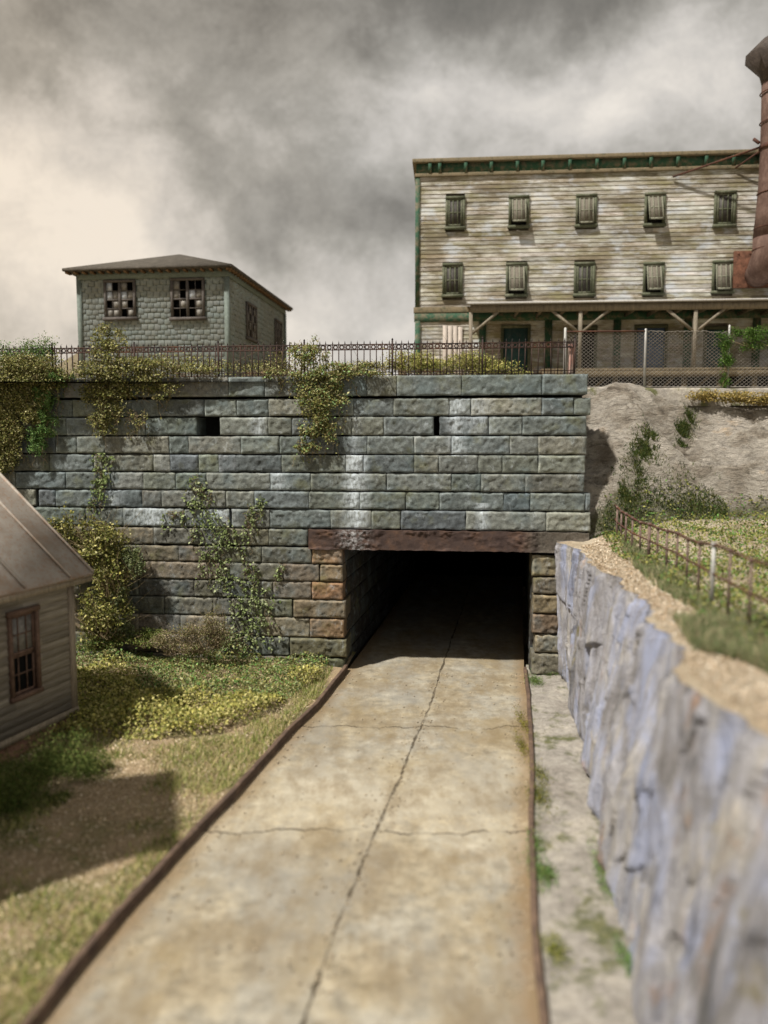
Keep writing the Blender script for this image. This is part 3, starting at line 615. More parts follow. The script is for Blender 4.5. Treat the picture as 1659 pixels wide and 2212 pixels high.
# plateau behind the wall
PZ = 6.95
mp = MB(); w0 = WF.world((-40, .6, 0)); w1 = WF.world((WF.S(1262), .6, 0))
mp.add([(-300, w0[1], PZ), (w0[0], w0[1], PZ), (w1[0], w1[1], PZ), (w1[0]+.1, 21.1, PZ), (-300, 21.1, PZ)], [(0, 1, 2, 3, 4)])
mp.add([(-300, 21.1, PZ), (300, 21.1, PZ), (300, 400, PZ), (-300, 400, PZ)], [(0, 1, 2, 3)])
struct(mp.build('plateau', MATS['yard_soil']))
# yard
ys = np.concatenate([np.linspace(-5, 5, 20, endpoint=False), np.linspace(5, 19.8, 300)]); us = np.linspace(0, 1, 200)**1.6
A, Y = np.meshgrid(us, ys); XR = xat(LC, Y)-.03; X = XR-A*(XR+26); p = np.stack([X, Y, 0*X], -1)
def yard_z(X, Y):
    p = np.stack([X, Y, 0*X], -1); return .10+.08*fbm(p*.6, 3, 71)+.02*fbm(p*5, 3, 72)+.10*np.clip((Y-16)/2.5, 0, 1)*np.clip((xat(LC, Y)-X)/2, 0, 1)
my = MB(); my.grid(np.stack([X, Y, yard_z(X, Y)], -1)); struct(my.build('yard', MATS['yard_soil'], smooth=True))

# ------------------------------------------------------------------ foliage
def leaves(mb, C, size, cols, nbias=None, flat=0.0, aspect=.62):
    n = len(C); C = np.asarray(C, float)
    d = RNG.normal(size=(n, 3)); d /= np.linalg.norm(d, axis=1)[:, None]+1e-9
    nn = RNG.normal(size=(n, 3))
    if nbias is not None: nn = nn*(1-flat)+np.asarray(nbias)*flat*2.2
    x = np.cross(d, nn); x /= np.linalg.norm(x, axis=1)[:, None]+1e-9; nz = np.cross(x, d)
    s = (size[0]+(size[1]-size[0])*RNG.random(n)**1.4)[:, None]
    V = np.stack([C-d*s*.5, C+x*s*aspect*.5+nz*s*.12-d*s*.05, C+d*s*.5, C-x*s*aspect*.5+nz*s*.12-d*s*.05], 1)
    base = np.arange(n)[:, None]*4; F = np.concatenate([base+np.array([[0, 1, 2]]), base+np.array([[0, 2, 3]])], 0)
    ci = np.asarray(cols)[RNG.integers(0, len(cols), n)]*(.65+.75*RNG.random((n, 1)))
    mb.add(V.reshape(-1, 3), F, np.repeat(ci, 4, 0))
OLIVE = [(.20, .20, .06), (.14, .155, .045), (.29, .28, .10), (.085, .095, .03), (.42, .40, .21), (.15, .12, .05)]
YELLOW = [(.38, .35, .10), (.29, .29, .08), (.20, .22, .055), (.50, .46, .19), (.12, .14, .035)]
GREEN = [(.09, .18, .045), (.14, .26, .07), (.06, .12, .03), (.22, .34, .14), (.14, .20, .05)]
IVY = [(.20, .26, .10), (.28, .33, .16), (.15, .20, .07), (.34, .38, .22), (.11, .14, .05)]
DKG = [(.06, .10, .022), (.085, .13, .03), (.12, .15, .04), (.17, .19, .055)]
BROWN = [(.28, .22, .14), (.20, .16, .08), (.22, .22, .09), (.36, .30, .21), (.14, .14, .05)]
def clump(n, c, r, k=12, tight=.33):
    """n points in k soft clumps inside an ellipsoid"""
    c = np.asarray(c, float); r = np.asarray(r, float)
    u = RNG.normal(size=(k, 3)); u /= np.linalg.norm(u, axis=1)[:, None]; u *= (RNG.random((k, 1))**(1/2.2)); K = c+u*r
    w = .4+RNG.random(k); idx = RNG.choice(k, n, p=w/w.sum())
    return K[idx]+RNG.normal(size=(n, 3))*r*tight*.8
def vine(name, label, ells, pal, dens=1.0, size=(.03, .075), stems=8, out=.18, cat='vine', group=None, hang=.35, pal2=None):
    """climber on the wall: ells are (u, v, ru, rv) on the wall face"""
    mb = MB(); ms = MB(); pts0 = []
    for e in ells:
        u, v, ru, rv = e[:4]; f = e[4] if len(e) > 4 else 1.0
        s, z = WF.sz(u, v); rs = ru/FP*18.9; rz = rv/FP*18.9
        n = int(900*dens*f*max(.15, rs*rz*9)); k = max(8, int(150*rs*rz)+8)
        pts = clump(n, (s, -out*.7-.05, z), (rs, out*.55, rz), k, .17)
        pts[:, 1] = np.minimum(pts[:, 1], -.045-.03*RNG.random(n)); 
        pp = pal if (pal2 is None or len(e) < 6) else pal2
        leaves(mb, pts, size, pp, nbias=(-.3, -1, .7), flat=.45); pts0.append((s, z, rs, rz))
    zmax = max(z+rz for s, z, rs, rz in pts0)
    for _ in range(stems*len(ells)):
        s, z, rs, rz = random.choice(pts0); x = s+random.uniform(-.8, .8)*rs; zz = z+rz*random.uniform(.1, 1.0); L = rz*random.uniform(.8, 2.0); m = 9
        P = [(x+random.gauss(0, .025)+.05*math.sin(i*1.3+x*9), -.06-out*random.uniform(.1, .9)*(.4+.6*math.sin(i/m*3.1)), zz-L*i/m) for i in range(m+1)]
        ms.tube(P, .0055, 3, cap=False)
    for _ in range(5*len(ells)):      # stray runners with a few leaves each
        s, z, rs, rz = random.choice(pts0); x = s+random.uniform(-1.1, 1.1)*rs; zz = z-rz*random.uniform(-.2, .9); L = random.uniform(.15, .5); m = 7; dr = random.uniform(-.5, .5)
        P = np.array([(x+dr*L*i/m+.02*math.sin(i*1.7+x*9), -.07-.05*random.random(), zz-L*i/m) for i in range(m+1)]); ms.tube(P, .004, 3, cap=False)
        leaves(mb, P+RNG.normal(size=(m+1, 3))*.022, size, pal, nbias=(-.3, -1, .7), flat=.45)
    base = min(z-rz for s, z, rs, rz in pts0); cs = sum(p[0] for p in pts0)/len(pts0)
    e = empty(name, WF.world((cs, 0, base)), -WF.a)
    for b in (mb, ms): b.V = [v-np.array([cs, 0, base]) for v in b.V]
    mb.build('foliage', MATS['leaf'], e); ms.build('stems', MATS['twig'], e)
    tag(e, label, cat, group); return e
VG = 'climbers hanging on the stone wall'
vine('hanging_vine', 'large olive vine mass draping the far left end of the stone wall', [(15, 850, 65, 60, 1.7), (70, 812, 85, 46, 1.7), (22, 930, 50, 60, 1.6), (5, 990, 42, 45, 1.3), (-90, 880, 80, 100), (75, 880, 45, 45, 1.2)], OLIVE, 1.6, out=.30, stems=9, group=VG)
vine('hanging_vine', 'bright green creeper strand hanging beside the olive vine mass at left', [(135, 815, 36, 22, 1.2), (112, 855, 30, 32, 1.3), (105, 910, 30, 42, 1.4), (92, 955, 28, 30, 1.1)], GREEN, 2.0, (.025, .055), out=.26, group=VG)
vine('hanging_vine', 'yellow-green vine spilling through the fence below the shingled house', [(245, 745, 42, 40, 1.0), (285, 800, 130, 26, 1.3), (240, 850, 60, 40, 1.1), (238, 905, 38, 38, .8), (340, 835, 55, 28, .6), (430, 800, 60, 14, .6), (300, 905, 28, 22, .25)], OLIVE, 1.05, (.03, .085), out=.26, group=VG)
vine('hanging_vine', 'yellow-green vine trailing down the middle of the stone wall', [(672, 765, 42, 34, .9), (700, 810, 70, 26, 1.2), (695, 860, 55, 40, 1.0), (690, 920, 42, 42, .9), (668, 965, 26, 18, .8), (790, 800, 60, 16, .5), (600, 808, 36, 12, .5)], OLIVE+GREEN[3:4], 1.05, (.03, .085), out=.24, group=VG)
vine('climbing_ivy', 'light green ivy climbing the wall left of the tunnel mouth', [(425, 1045, 26, 24, .30), (430, 1085, 42, 26, .40), (455, 1130, 50, 30, .45), (490, 1165, 70, 26, .42), (455, 1205, 40, 30, .45), (485, 1250, 50, 32, .42), (545, 1290, 55, 38, .45), (540, 1345, 60, 30, .42), (610, 1230, 20, 16, .4), (545, 1230, 22, 24, .3), (380, 1110, 26, 9, .3), (520, 1385, 70, 24, .6)], IVY, .22, (.05, .11), stems=4, out=.08, cat='ivy', group=VG)
vine('climbing_ivy', 'small ivy sprig above the steel lintel\'s left, on courses beside the long ivy', [(560, 1085, 22, 14, .40), (545, 1115, 20, 18, .35)], IVY, .4, (.05, .11), stems=3, out=.06, cat='ivy', group=VG)
vine('climbing_ivy', 'thin dark ivy strand on the wall just right of the shed roof', [(222, 990, 26, 16, .35), (218, 1030, 24, 24, .4), (216, 1075, 22, 20, .35)], IVY[:3], .5, (.05, .11), stems=4, out=.07, cat='ivy', group=VG)
def bush(name, label, parts, pal, n=3000, size=(.03, .08), twigs=25, cat='bush', group=None, k=26, frame=None, flat=.3):
    """parts: list of (centre xyz, radii)"""
    mb, ms = MB(), MB(); base = min(c[2]-r[2] for c, r in parts); cx = np.mean([c[0] for c, r in parts]); cy = np.mean([c[1] for c, r in parts]); O = np.array([cx, cy, base])
    vol = [r[0]*r[2] for c, r in parts]
    for (c, r), v in zip(parts, vol):
        nn = int(n*v/sum(vol)); leaves(mb, clump(nn, c, r, k, .24)-O, size, pal, nbias=(-.4, -.4, 1), flat=flat)
        for _ in range(int(twigs*v/sum(vol))+1):
            a = np.array(c)+RNG.normal(size=3)*np.array(r)*.25; a[2] = c[2]-r[2]*.9; b = np.array(c)+RNG.normal(size=3)*np.array(r)*.75; b[2] = max(b[2], c[2])
            m = (a+b)/2+RNG.normal(size=3)*.04; ms.tube(np.array([a, m, b])-O, [.008, .006, .003], 3, cap=False)
    e = empty(name, O); mb.build('foliage', MATS['leaf'], e); ms.build('stems', MATS['twig'], e); tag(e, label, cat, group); return e
def W(u, v, back): s, z = WF.sz(u, v, back); return WF.world((s, back, z))
def wb(u, v, ru, rv, back, rd=.3): p = W(u, v, back); k = np.linalg.norm(p[:2])/FP; return (p, (ru*k, rd, rv*k))
# brush on the plateau behind the iron fence
BG = 'brush growing behind the iron fence'
bush('brush', 'green rounded bush at the left end of the iron fence', [wb(75, 772, 52, 38, .2), wb(5, 780, 52, 36, .25), wb(-80, 780, 60, 40, .3)], GREEN+GREEN+OLIVE[:2], 11000, (.03, .06), group=BG)
bush('brush', 'dry olive brush behind the fence below the shingled house', [wb(430, 790, 90, 26, .9), wb(540, 798, 70, 22, .8), wb(335, 785, 60, 30, .9)], OLIVE, 2600, (.03, .07), group=BG)
bush('brush', 'reddish brown brush behind the fence between house and middle vine', [wb(590, 795, 55, 28, 1.3), wb(640, 790, 50, 30, 1.2)], OLIVE+BROWN[:2], 1800, (.03, .07), group=BG)
bush('brush', 'tall yellow-green bush right of the middle vine behind the fence', [wb(890, 785, 62, 28, 1.0, .4), wb(930, 795, 60, 22, .9, .35)], YELLOW, 6000, (.03, .06), group=BG)
bush('brush', 'yellow bush tapering off behind the fence in front of the warehouse', [wb(1010, 782, 60, 26, 1.3, .4), wb(1070, 797, 55, 18, 1.2, .35), wb(1115, 806, 35, 9, 1.2, .3)], YELLOW, 6000, (.03, .06), group=BG)
bush('brush', 'low scrub on the plateau between middle vine and yellow bush', [wb(780, 796, 70, 20, .9, .3)], OLIVE+YELLOW[:1], 2600, (.03, .06), group=BG)
# shrubs at the wall foot
def G(u, v, z, up=0): p = gp(u, v, z); p[2] += up; return p
FG = 'shrubs at the foot of the stone wall'
bush('shrub', 'tall yellow-tipped shrub between the shed and the stone wall', [(W(215, 1165, -.5), (.75, .35, .50)), (W(245, 1240, -.6), (.50, .35, .6)), (W(225, 1330, -.6), (.6, .35, .6)), (W(140, 1190, -.45), (.55, .3, .8))], YELLOW+OLIVE, 14000, (.03, .115), 300, group=FG)
bush('shrub', 'grey-green sprig shrub leaning right of the yellow-tipped shrub', [(W(285, 1220, -.45), (.28, .2, .42)), (W(262, 1290, -.5), (.26, .2, .45)), (W(262, 1360, -.5), (.3, .25, .3))], [(.20, .24, .13), (.16, .20, .08), (.26, .28, .15), (.12, .14, .05)], 4200, (.04, .08), 60, group=FG)
bush('shrub', 'dry brown flowering weed clump at the wall foot', [(W(425, 1378, -.95), (.62, .30, .40)), (W(370, 1390, -.9), (.4, .3, .30)), (W(465, 1362, -.95), (.35, .25, .45))], BROWN, 8000, (.02, .055), 120, group=FG)
bush('shrub', 'dark low scrub at the wall foot left of the brown weeds', [(W(320, 1380, -.45), (.55, .3, .22)), (W(230, 1385, -.5), (.7, .3, .25))], DKG+OLIVE[:2], 4000, (.03, .07), 30, group=FG)
# ground cover, turf
def in_poly(pts, poly):
    x, y = pts[:, 0], pts[:, 1]; r = np.zeros(len(x), bool); n = len(poly)
    for i in range(n):
        x1, y1 = poly[i]; x2, y2 = poly[(i+1) % n]; c = ((y1 > y) != (y2 > y)) & (x < (x2-x1)*(y-y1)/(y2-y1+1e-12)+x1); r ^= c
    return r
def scatter(n, corners, z=.1):
    pl = [tuple(gp(u, v, z)[:2]) for u, v in corners]; a = np.array(pl); lo, hi = a.min(0), a.max(0); P = lo+(hi-lo)*RNG.random((n*3, 2)); P = P[in_poly(P, pl)][:n]; return P
m = MB(); P = scatter(52000, [(100, 1400), (330, 1390), (560, 1410), (720, 1432), (690, 1470), (640, 1500), (570, 1550), (470, 1590), (330, 1605), (150, 1600), (-150, 1570), (-150, 1440)])
nz = fbm(np.stack([P[:, 0]*1.1, P[:, 1]*1.1, 0*P[:, 0]], -1), 4, 81); hgt = np.clip(.20+.50*nz, .02, .60); pos = np.stack([P[:, 0], P[:, 1], yard_z(P[:, 0], P[:, 1])+hgt*RNG.random(len(P))**.6], -1)
pz = fbm(np.stack([P[:, 0]*.8+5, P[:, 1]*.8, 0*P[:, 0]], -1), 3, 82)-.30*(P[:, 1]-17.2)
ye = pz > 0
leaves(m, pos[ye], (.04, .10), YELLOW+YELLOW[:1]+YELLOW[3:4], (-.3, -.5, 1), .4); leaves(m, pos[~ye], (.035, .085), OLIVE+GREEN[:2]+IVY[:2], (-.3, -.5, 1), .4)
tag(m.build('ground_cover', MATS['leaf']), 'yellow-green leafy ground cover in front of the stone wall', 'ground cover', kind='stuff')
def blades(name, P, zf, hh, cols, label, w=.010, lean=.5, cat='grass'):
    n = len(P); h = (hh[0]+(hh[1]-hh[0])*RNG.random(n))[:, None]; a = RNG.random(n)*6.283; b = np.stack([P[:, 0], P[:, 1], zf], -1)
    dx = np.stack([np.cos(a), np.sin(a), 0*a], -1)*w*(.6+.8*RNG.random((n, 1))); tip = b+np.concatenate([RNG.normal(size=(n, 2))*lean*h, h], 1)
    V = np.stack([b-dx, b+dx, tip], 1).reshape(-1, 3); F = np.arange(3*n).reshape(-1, 3); c = np.asarray(cols)[RNG.integers(0, len(cols), n)]*(.7+.6*RNG.random((n, 1)))
    m = MB(); m.add(V, F, np.repeat(c, 3, 0)); return tag(m.build(name, MATS['leaf']), label, cat, kind='stuff')
P = scatter(95000, [(720, 1440), (690, 1500), (620, 1570), (560, 1640), (420, 1780), (300, 1910), (150, 2080), (40, 2240), (-400, 2240), (-400, 1560), (150, 1530), (600, 1480)])
k = 1.5*fbm(np.stack([P[:, 0]*.9, P[:, 1]*.9, 0*P[:, 0]], -1), 4, 91)+.22*RNG.normal(size=len(P))+.25*(xat(LC, P[:, 1])-P[:, 0] < .5); P = P[k > .12]
blades('grass', P, yard_z(P[:, 0], P[:, 1]), (.04, .13), [(.24, .28, .08), (.32, .34, .11), (.15, .20, .05), (.50, .44, .20), (.60, .50, .30)], 'short patchy green and straw grass on the yard left of the road', .008)
m = MB(); P = scatter(26000, [(720, 1460), (640, 1560), (420, 1785), (150, 2085), (40, 2240), (-300, 2240), (-300, 1600), (150, 1560), (560, 1520)])
pos = np.stack([P[:, 0], P[:, 1], yard_z(P[:, 0], P[:, 1])+.012], -1); leaves(m, pos, (.02, .05), [(.66, .53, .38), (.55, .43, .29), (.42, .33, .20), (.74, .64, .50), (.26, .19, .11)], (0, 0, 1), .7)
tag(m.build('leaf_litter', MATS['leaf']), 'tan leaf litter strewn over the yard between shed and road', 'leaf litter', kind='stuff')

# ------------------------------------------------------------------ iron fence on the coping
topz = _Z(811); FB = .30
fs0, fs1 = WF.S(-60, 780, FB), WF.S(1241, 780, FB)
fe = empty('iron_fence', WF.world((fs0, FB, topz)), -WF.a); tag(fe, 'rusty wrought iron picket fence with ring band along the top of the stone wall', 'fence')
FH = WF.Z(735, 900, FB)-topz; L = fs1-fs0; zr1 = FH*.90; zr0 = FH*.76
npk = 98; dp = L/npk
mk = MB(); mk.box(-.011, .011, -.011, .011, 0, FH*.93); mk.add([(-.013, -.013, FH*.93), (.013, -.013, FH*.93), (.013, .013, FH*.93), (-.013, .013, FH*.93), (0, 0, FH*1.02)], [(3, 2, 1, 0), (0, 1, 4), (1, 2, 4), (2, 3, 4), (3, 0, 4)])
pk = mk.build('picket', MATS['fence_iron'], fe); pk.location = (dp*.5, 0, 0)
for i in range(1, npk): c = child_copy(pk, fe, (dp*(i+.5), 0, 0)); c.rotation_euler.y = random.gauss(0, .012)
mm = MB()
for z in (zr1, zr0): mm.box(0, L, -.012, .012, z-.012, z+.012)
tag(mm.build('rail', MATS['fence_iron'], fe)); mm = MB()
for z in (.05, .11): mm.box(0, L, -.010, .010, z-.008, z+.008)
mm.build('rail', MATS['fence_iron'], fe)
mm = MB(); rr = (zr1-zr0)/2-.014
for i in range(npk+1):
    c = np.array([dp*i, 0, (zr1+zr0)/2]); mm.tube([c+np.array([math.cos(t)*rr, 0, math.sin(t)*rr]) for t in np.linspace(0, 2*math.pi, 13)], .015, 4, cap=False)
mm.build('ring_band', MATS['fence_iron'], fe)
for i in range(0, npk+1, 14):
    q = MB(); q.box(-.02, .02, -.02, .02, 0, FH*1.0); q.tube([(0, 0, FH*1.0), (0, 0, FH*1.03), (0, 0, FH*1.07)], [.012, .026, .008], 6); q.build('post', MATS['fence_iron'], fe, loc=(dp*i, 0, 0))
q = MB(); q.box(-.007, .007, -.007, .007, 0, .17); db = q.build('dog_bar', MATS['fence_iron'], fe)   # short lower pickets
for i in range(1, npk): child_copy(db, fe, (dp*i, 0, 0))
q = MB(); q.box(-.06, .06, -.06, .06, 0, FH*.88); tag(q.build('wooden_post', MATS['pink_post'], loc=WF.world((WF.S(1234, 780, FB+.12), FB+.12, topz-.02)), bevel=.01), 'weathered pinkish wooden post at the right end of the iron fence', 'post')

# ------------------------------------------------------------------ chain-link fence
CF = Frame(gp(1220, 1450)*0+np.array([0, 21.0, 0]), 1.0)
cz0 = CF.Z(836, 1400); cz1 = CF.Z(716, 1400); cs0 = CF.S(1220, 780); cs1 = cs0+9.5; HT = cz1-cz0
ce = empty('chain_link_fence', CF.world((cs0, 0, cz0)), -CF.a); tag(ce, 'grey chain-link fence with galvanised posts in front of the warehouse porch', 'fence')
m = MB(); cell = .115; LL = cs1-cs0
k = -HT
while k < LL:
    for sg in (1, -1):
        xa, xb = (k, k+HT*1.25)
        a0 = max(xa, 0); b0 = min(xb, LL)
        if b0 > a0+.02:
            za = (a0-xa)/(xb-xa)*HT; zb = (b0-xa)/(xb-xa)*HT
            if sg < 0: za, zb = HT-za, HT-zb
            nseg = max(2, int((b0-a0)/.3)); P = [(a0+(b0-a0)*i/nseg, .006*sg+.012*math.sin((a0+(b0-a0)*i/nseg)*2), za+(zb-za)*i/nseg) for i in range(nseg+1)]
            m.tube(P, .0066, 3, cap=False)
    k += cell
m.build('mesh', MATS['wire'], ce)
def cpost(u, vtop, r=.035):
    x = CF.S(u, 780)-cs0; z = CF.Z(vtop, u)-cz0; q = MB(); q.tube([(x, .0, -.25), (x, 0, z), (x, 0, z+.02)], [r, r, r*.4], 10); return q.build('post', MATS['galvanised'], ce, smooth=True)
cpost(1220, 709, .04); cpost(1393, 711); cpost(1573, 703, .03)
for i in range(2): q = MB(); x = CF.S(1573, 780)-cs0+2.2*(i+1); q.tube([(x, 0, -.25), (x, 0, HT+.05)], .03, 10); q.build('post', MATS['galvanised'], ce, smooth=True)
q = MB(); xr = CF.S(1392, 780)-cs0; q.tube([(0, -.01, HT), (xr, -.01, HT+.01)], .02, 8); q.build('top_rail', MATS['rust'], ce)
q = MB(); P = [(xr+(LL-xr)*i/160, -.01+random.gauss(0, .008), HT+.01+random.gauss(0, .014)-.03*math.sin(i/160*18)**2) for i in range(161)]; q.tube(P, .008, 4); q.build('top_wire', MATS['wire'], ce)
q = MB(); q.tube([(0, 0, .0), (LL, 0, .0)], .014, 6); q.build('bottom_rail', MATS['wire'], ce)
# concrete footing kerb
q = MB(); a = np.linspace(0, 9.5, 160); sec = [(-.28, -.5), (-.28, -.10), (-.24, -.035), (.2, -.03), (.2, -.5)]
Gd = np.stack([np.stack([a, y+.015*fbm(np.stack([a*2, 0*a+y, 0*a], -1), 3, 5), z+.03*fbm(np.stack([a*1.5, 0*a+z, 0*a], -1), 3, 6)], -1) for y, z in sec], 1); q.grid(Gd)
tag(q.build('footing_kerb', MATS['ledge_concrete'], loc=CF.world((cs0+.35, 0, cz0)), rz=-CF.a), 'broken concrete footing under the chain-link fence', 'kerb')
def cb(u, v, ru, rv, back=-.08, rd=.12): s, z = CF.sz(u, v, back); k = 21/FP; return (CF.world((s, back, z)), (ru*k, rd, rv*k))
bush('climbing_plant', 'bright green climbing plant draped over the chain-link fence at right', [cb(1570, 735, 26, 22), cb(1568, 780, 18, 26), cb(1565, 820, 14, 18), cb(1625, 735, 30, 22), cb(1650, 715, 30, 14), cb(1600, 718, 26, 12), cb(1690, 740, 40, 26)], [(.06, .13, .025), (.09, .18, .03), (.13, .22, .05), (.04, .08, .015)], 9000, (.025, .05), 20, cat='climbing plant', k=14)
bush('dry_weeds', 'straw-yellow weeds along the footing below the climbing plant', [cb(1520, 856, 34, 12, -.45, .15), cb(1590, 858, 50, 12, -.5, .2), cb(1660, 862, 50, 13, -.5, .2)], [(.36, .27, .08), (.28, .22, .07), (.2, .17, .05), (.44, .34, .14)], 5000, (.03, .07), 10, cat='weeds', k=30)

# ------------------------------------------------------------------ warehouse
BF = Frame(np.array([(897-CX)/FP*30, 30.0, 0]), 4.6)
bz = lambda v, u=1250, b=0: BF.Z(v, u, b)-PZ
bs = lambda u, v=600, b=0: BF.S(u, v, b)
wh = empty('warehouse', BF.world((0, 0, PZ)), -BF.a); tag(wh, 'three-storey clapboard warehouse with peeling white paint and green trim', 'warehouse')
WL = bs(1990); WD = 11.0
def clap(mb, x0, x1, z0, z1, pitch, y=0, holes=(), lip=.028, cmin=.7, jog=True):
    n = max(1, round((z1-z0)/pitch)); p = (z1-z0)/n
    for i in range(n):
        a = z0+i*p; b = a+p; segs = [(x0, x1)]
        for hx0, hx1, hz0, hz1 in holes:
            if b > hz0+.01 and a < hz1-.01:
                ns = []
                for s in segs:
                    if hx1 <= s[0] or hx0 >= s[1]: ns.append(s); continue
                    if hx0 > s[0]: ns.append((s[0], hx0))
                    if hx1 < s[1]: ns.append((hx1, s[1]))
                segs = ns
        for s0, s1 in segs:
            x = s0
            while x < s1-1e-4:
                e = min(s1, x+random.uniform(.9, 3.4)); e = s1 if s1-e < .25 else e
                g = random.uniform(cmin, 1.12); c = (g*random.uniform(.96, 1.04), g, g*random.uniform(.93, 1.03)); dy = random.uniform(-.004, .004) if jog else 0
                nn = max(1, int((e-x)/.5)); xx = np.linspace(x, e, nn+1); j = RNG.normal(0, .002, nn+1)
                Gd = np.stack([np.stack([xx, 0*xx+y-lip+dy+.02*0, a+j], -1), np.stack([xx, 0*xx+y-.004+dy, b+j*0+.006], -1)], 0); mb.grid(Gd, c)
                mb.grid(np.stack([np.stack([xx, 0*xx+y, a+j], -1), np.stack([xx, 0*xx+y-lip+dy, a+j], -1)], 0), tuple(.75*q for q in c))
                x = e
zc = bz(374); z2 = bz(655); zb2 = bz(672)
wins = []
for k, u in enumerate((963, 1099, 1244, 1393, 1544)):
    uu = [(963, 1004, 427, 494), (1099, 1142, 425, 491), (1244, 1288, 422, 489), (1392, 1436, 419, 487), (1542, 1588, 415, 489)][k]
    wins.append(uu)
for k in range(5): wins.append([(956, 999, 571, 640), (1093, 1138, 570, 639), (1240, 1284, 569, 638), (1389, 1433, 569, 636), (1538, 1583, 565, 632)][k])
tilt = [.05, .32, .12, .34, 0, 0, .34, 0, .30, .16]
holes = []; wl = []
for (u0, u1, v0, v1) in wins:
    x0, x1 = bs(u0, (v0+v1)/2), bs(u1, (v0+v1)/2); z1_, z0_ = bz(v0, (u0+u1)/2), bz(v1, (u0+u1)/2); holes.append((x0, x1, z0_, z1_)); wl.append((x0, x1, z0_, z1_))
# two more columns beyond the frame keep the facade whole
for r in (0, 5):
    for k in (1, 2): 
        a = wl[r+4]; dx = (wl[r+4][0]-wl[r+3][0])*k+.0; wl.append((a[0]+dx, a[1]+dx, a[2], a[3])); holes.append(wl[-1])
door1 = (bs(1082, 720), bs(1146, 720), .25, bz(703, 1110)); door2 = (bs(1370, 720), bs(1442, 720), .95, bz(703, 1400)); door3 = (bs(1240, 720), bs(1290, 720), 0.95, bz(706, 1270)); door4 = (bs(1520, 720), bs(1570, 720), .95, bz(706, 1550))
m = MB(); clap(m, .10, WL, zb2, zc, .152, 0, holes, .026); clap(m, .10, WL, 0, zb2-.2, .152, 0, [door1, door2, door3, door4], .026)
m.build('siding', MATS['white_siding'], wh)
m = MB(); m.box(.02, WL, .12, WD, 0, bz(345)); m.build('wall', MATS['bare_wood'], wh)
m = MB(); zt1 = bz(338, 897); zt1r = zt1
m.box(-.14, WL, -.21, WD+.1, bz(345)-.0, bz(345)+.13); m.box(-.05, WL, -.10, .0, zc-.01, zc+.11); m.build('cornice', MATS['tan_trim'], wh, bevel=.012)
m = MB(); m.box(0, WL, -.05, .1, zc+.11, bz(345)); m.build('frieze', MATS['green_trim'], wh)
x = bs(916); step = bs(1053-(1053-1013)*0, 350)-bs(1013, 350)
br = MB(); hb = bz(345)-zc-.11
br.add([(-.06, -.052, .02), (.06, -.052, .02), (.06, -.12, .0), (-.06, -.12, .0), (-.06, -.19, hb*.95), (.06, -.19, hb*.95), (.06, -.052, hb), (-.06, -.052, hb), (-.06, -.15, hb*.45), (.06, -.15, hb*.45)],
       [(0, 3, 2, 1), (3, 8, 9, 2), (8, 4, 5, 9), (4, 7, 6, 5), (0, 7, 4, 8), (0, 8, 3), (1, 9, 5, 6), (1, 2, 9), (0, 1, 6, 7)])
xs_ = [bs(u, 355) for u in (929, 950, 1006, 1061, 1117, 1172, 1230, 1288, 1347, 1404, 1462, 1523, 1582, 1641, 1701, 1761, 1822, 1884, 1946)]
b0 = br.build('bracket', MATS['green_trim'], wh); b0.location = (xs_[0], 0, zc+.11)
for xx in xs_[1:]: child_copy(b0, wh, (xx, 0, zc+.11))
m = MB(); m.box(-.03, .13, -.07, .25, zb2, zc); m.box(-.03, .16, -.09, .25, 0, zb2-.3); m.build('corner_board', MATS['green_trim'], wh)
m = MB(); m.box(-.08, WL, -.10, .02, bz(672)-.0, bz(660)); m.build('belt_board', MATS['tan_trim'], wh, bevel=.01); m = MB(); m.box(-.06, WL, -.08, .02, zb2-.33, zb2-.004); m.build('belt_band', MATS['green_trim'], wh)
for u in (1042, 1184, 1332, 1484, 1632, 1780, 1930):
    x = bs(u, 740); m = MB(); m.box(x-.13, x+.13, -.09, .02, .9 if u > 1100 else 0, zb2-.33); m.build('pilaster', MATS['green_trim'], wh)
for i, (x0, x1, z0, z1) in enumerate(wl):
    fw = .085; q = MB(); y0 = -.085
    q.box(x0-.01, x0+fw, y0, .05, z0, z1); q.box(x1-fw, x1+.01, y0, .05, z0, z1); q.box(x0-.01, x1+.01, y0-.02, .05, z1-.06, z1+.03); q.box(x0-.04, x1+.04, y0-.05, .05, z0-.05, z0+.05)
    fo = q.build('window', MATS['olive_sash'], wh)
    q = MB(); q.box(x0+fw, x1-fw, .06, .08, z0+.05, z1-.06); q.build('opening', MATS['dark_inside'], fo)
    t = tilt[i] if i < 10 else 0.0; W2 = (x1-x0)/2-fw-.012; Hh = (z1-z0)-.13; cx = (x0+x1)/2
    T = np.eye(4); T[:3, :3] = np.array(Matrix.Rotation(-t, 3, 'X')); T[:3, 3] = (cx, -.05, z1-.07)
    q = MB(); f = .055
    for a, b, c, d in ((-W2, -W2+f, -Hh, 0), (W2-f, W2, -Hh, 0), (-W2, W2, -f, 0), (-W2, W2, -Hh, -Hh+f*1.2)): q.box(a, b, -.03, .0, c, d, T=T)
    for xx in (-W2/3, W2/3): q.box(xx-.021, xx+.021, -.034, -.002, -Hh+f, -f, T=T)
    q.box(-W2+f, W2-f, -.024, -.004, -Hh*.5-.021, -Hh*.5+.021, T=T)
    open_ = t > .1
    so_ = q.build('sash', MATS['sash_light'] if open_ else MATS['olive_sash'], fo)
    q = MB(); q.box(-W2+f*.5, W2-f*.5, -.012, -.008, -Hh+f*.5, -f*.5, T=T); q.build('screen', MATS['blind' if open_ else 'screen'], fo)
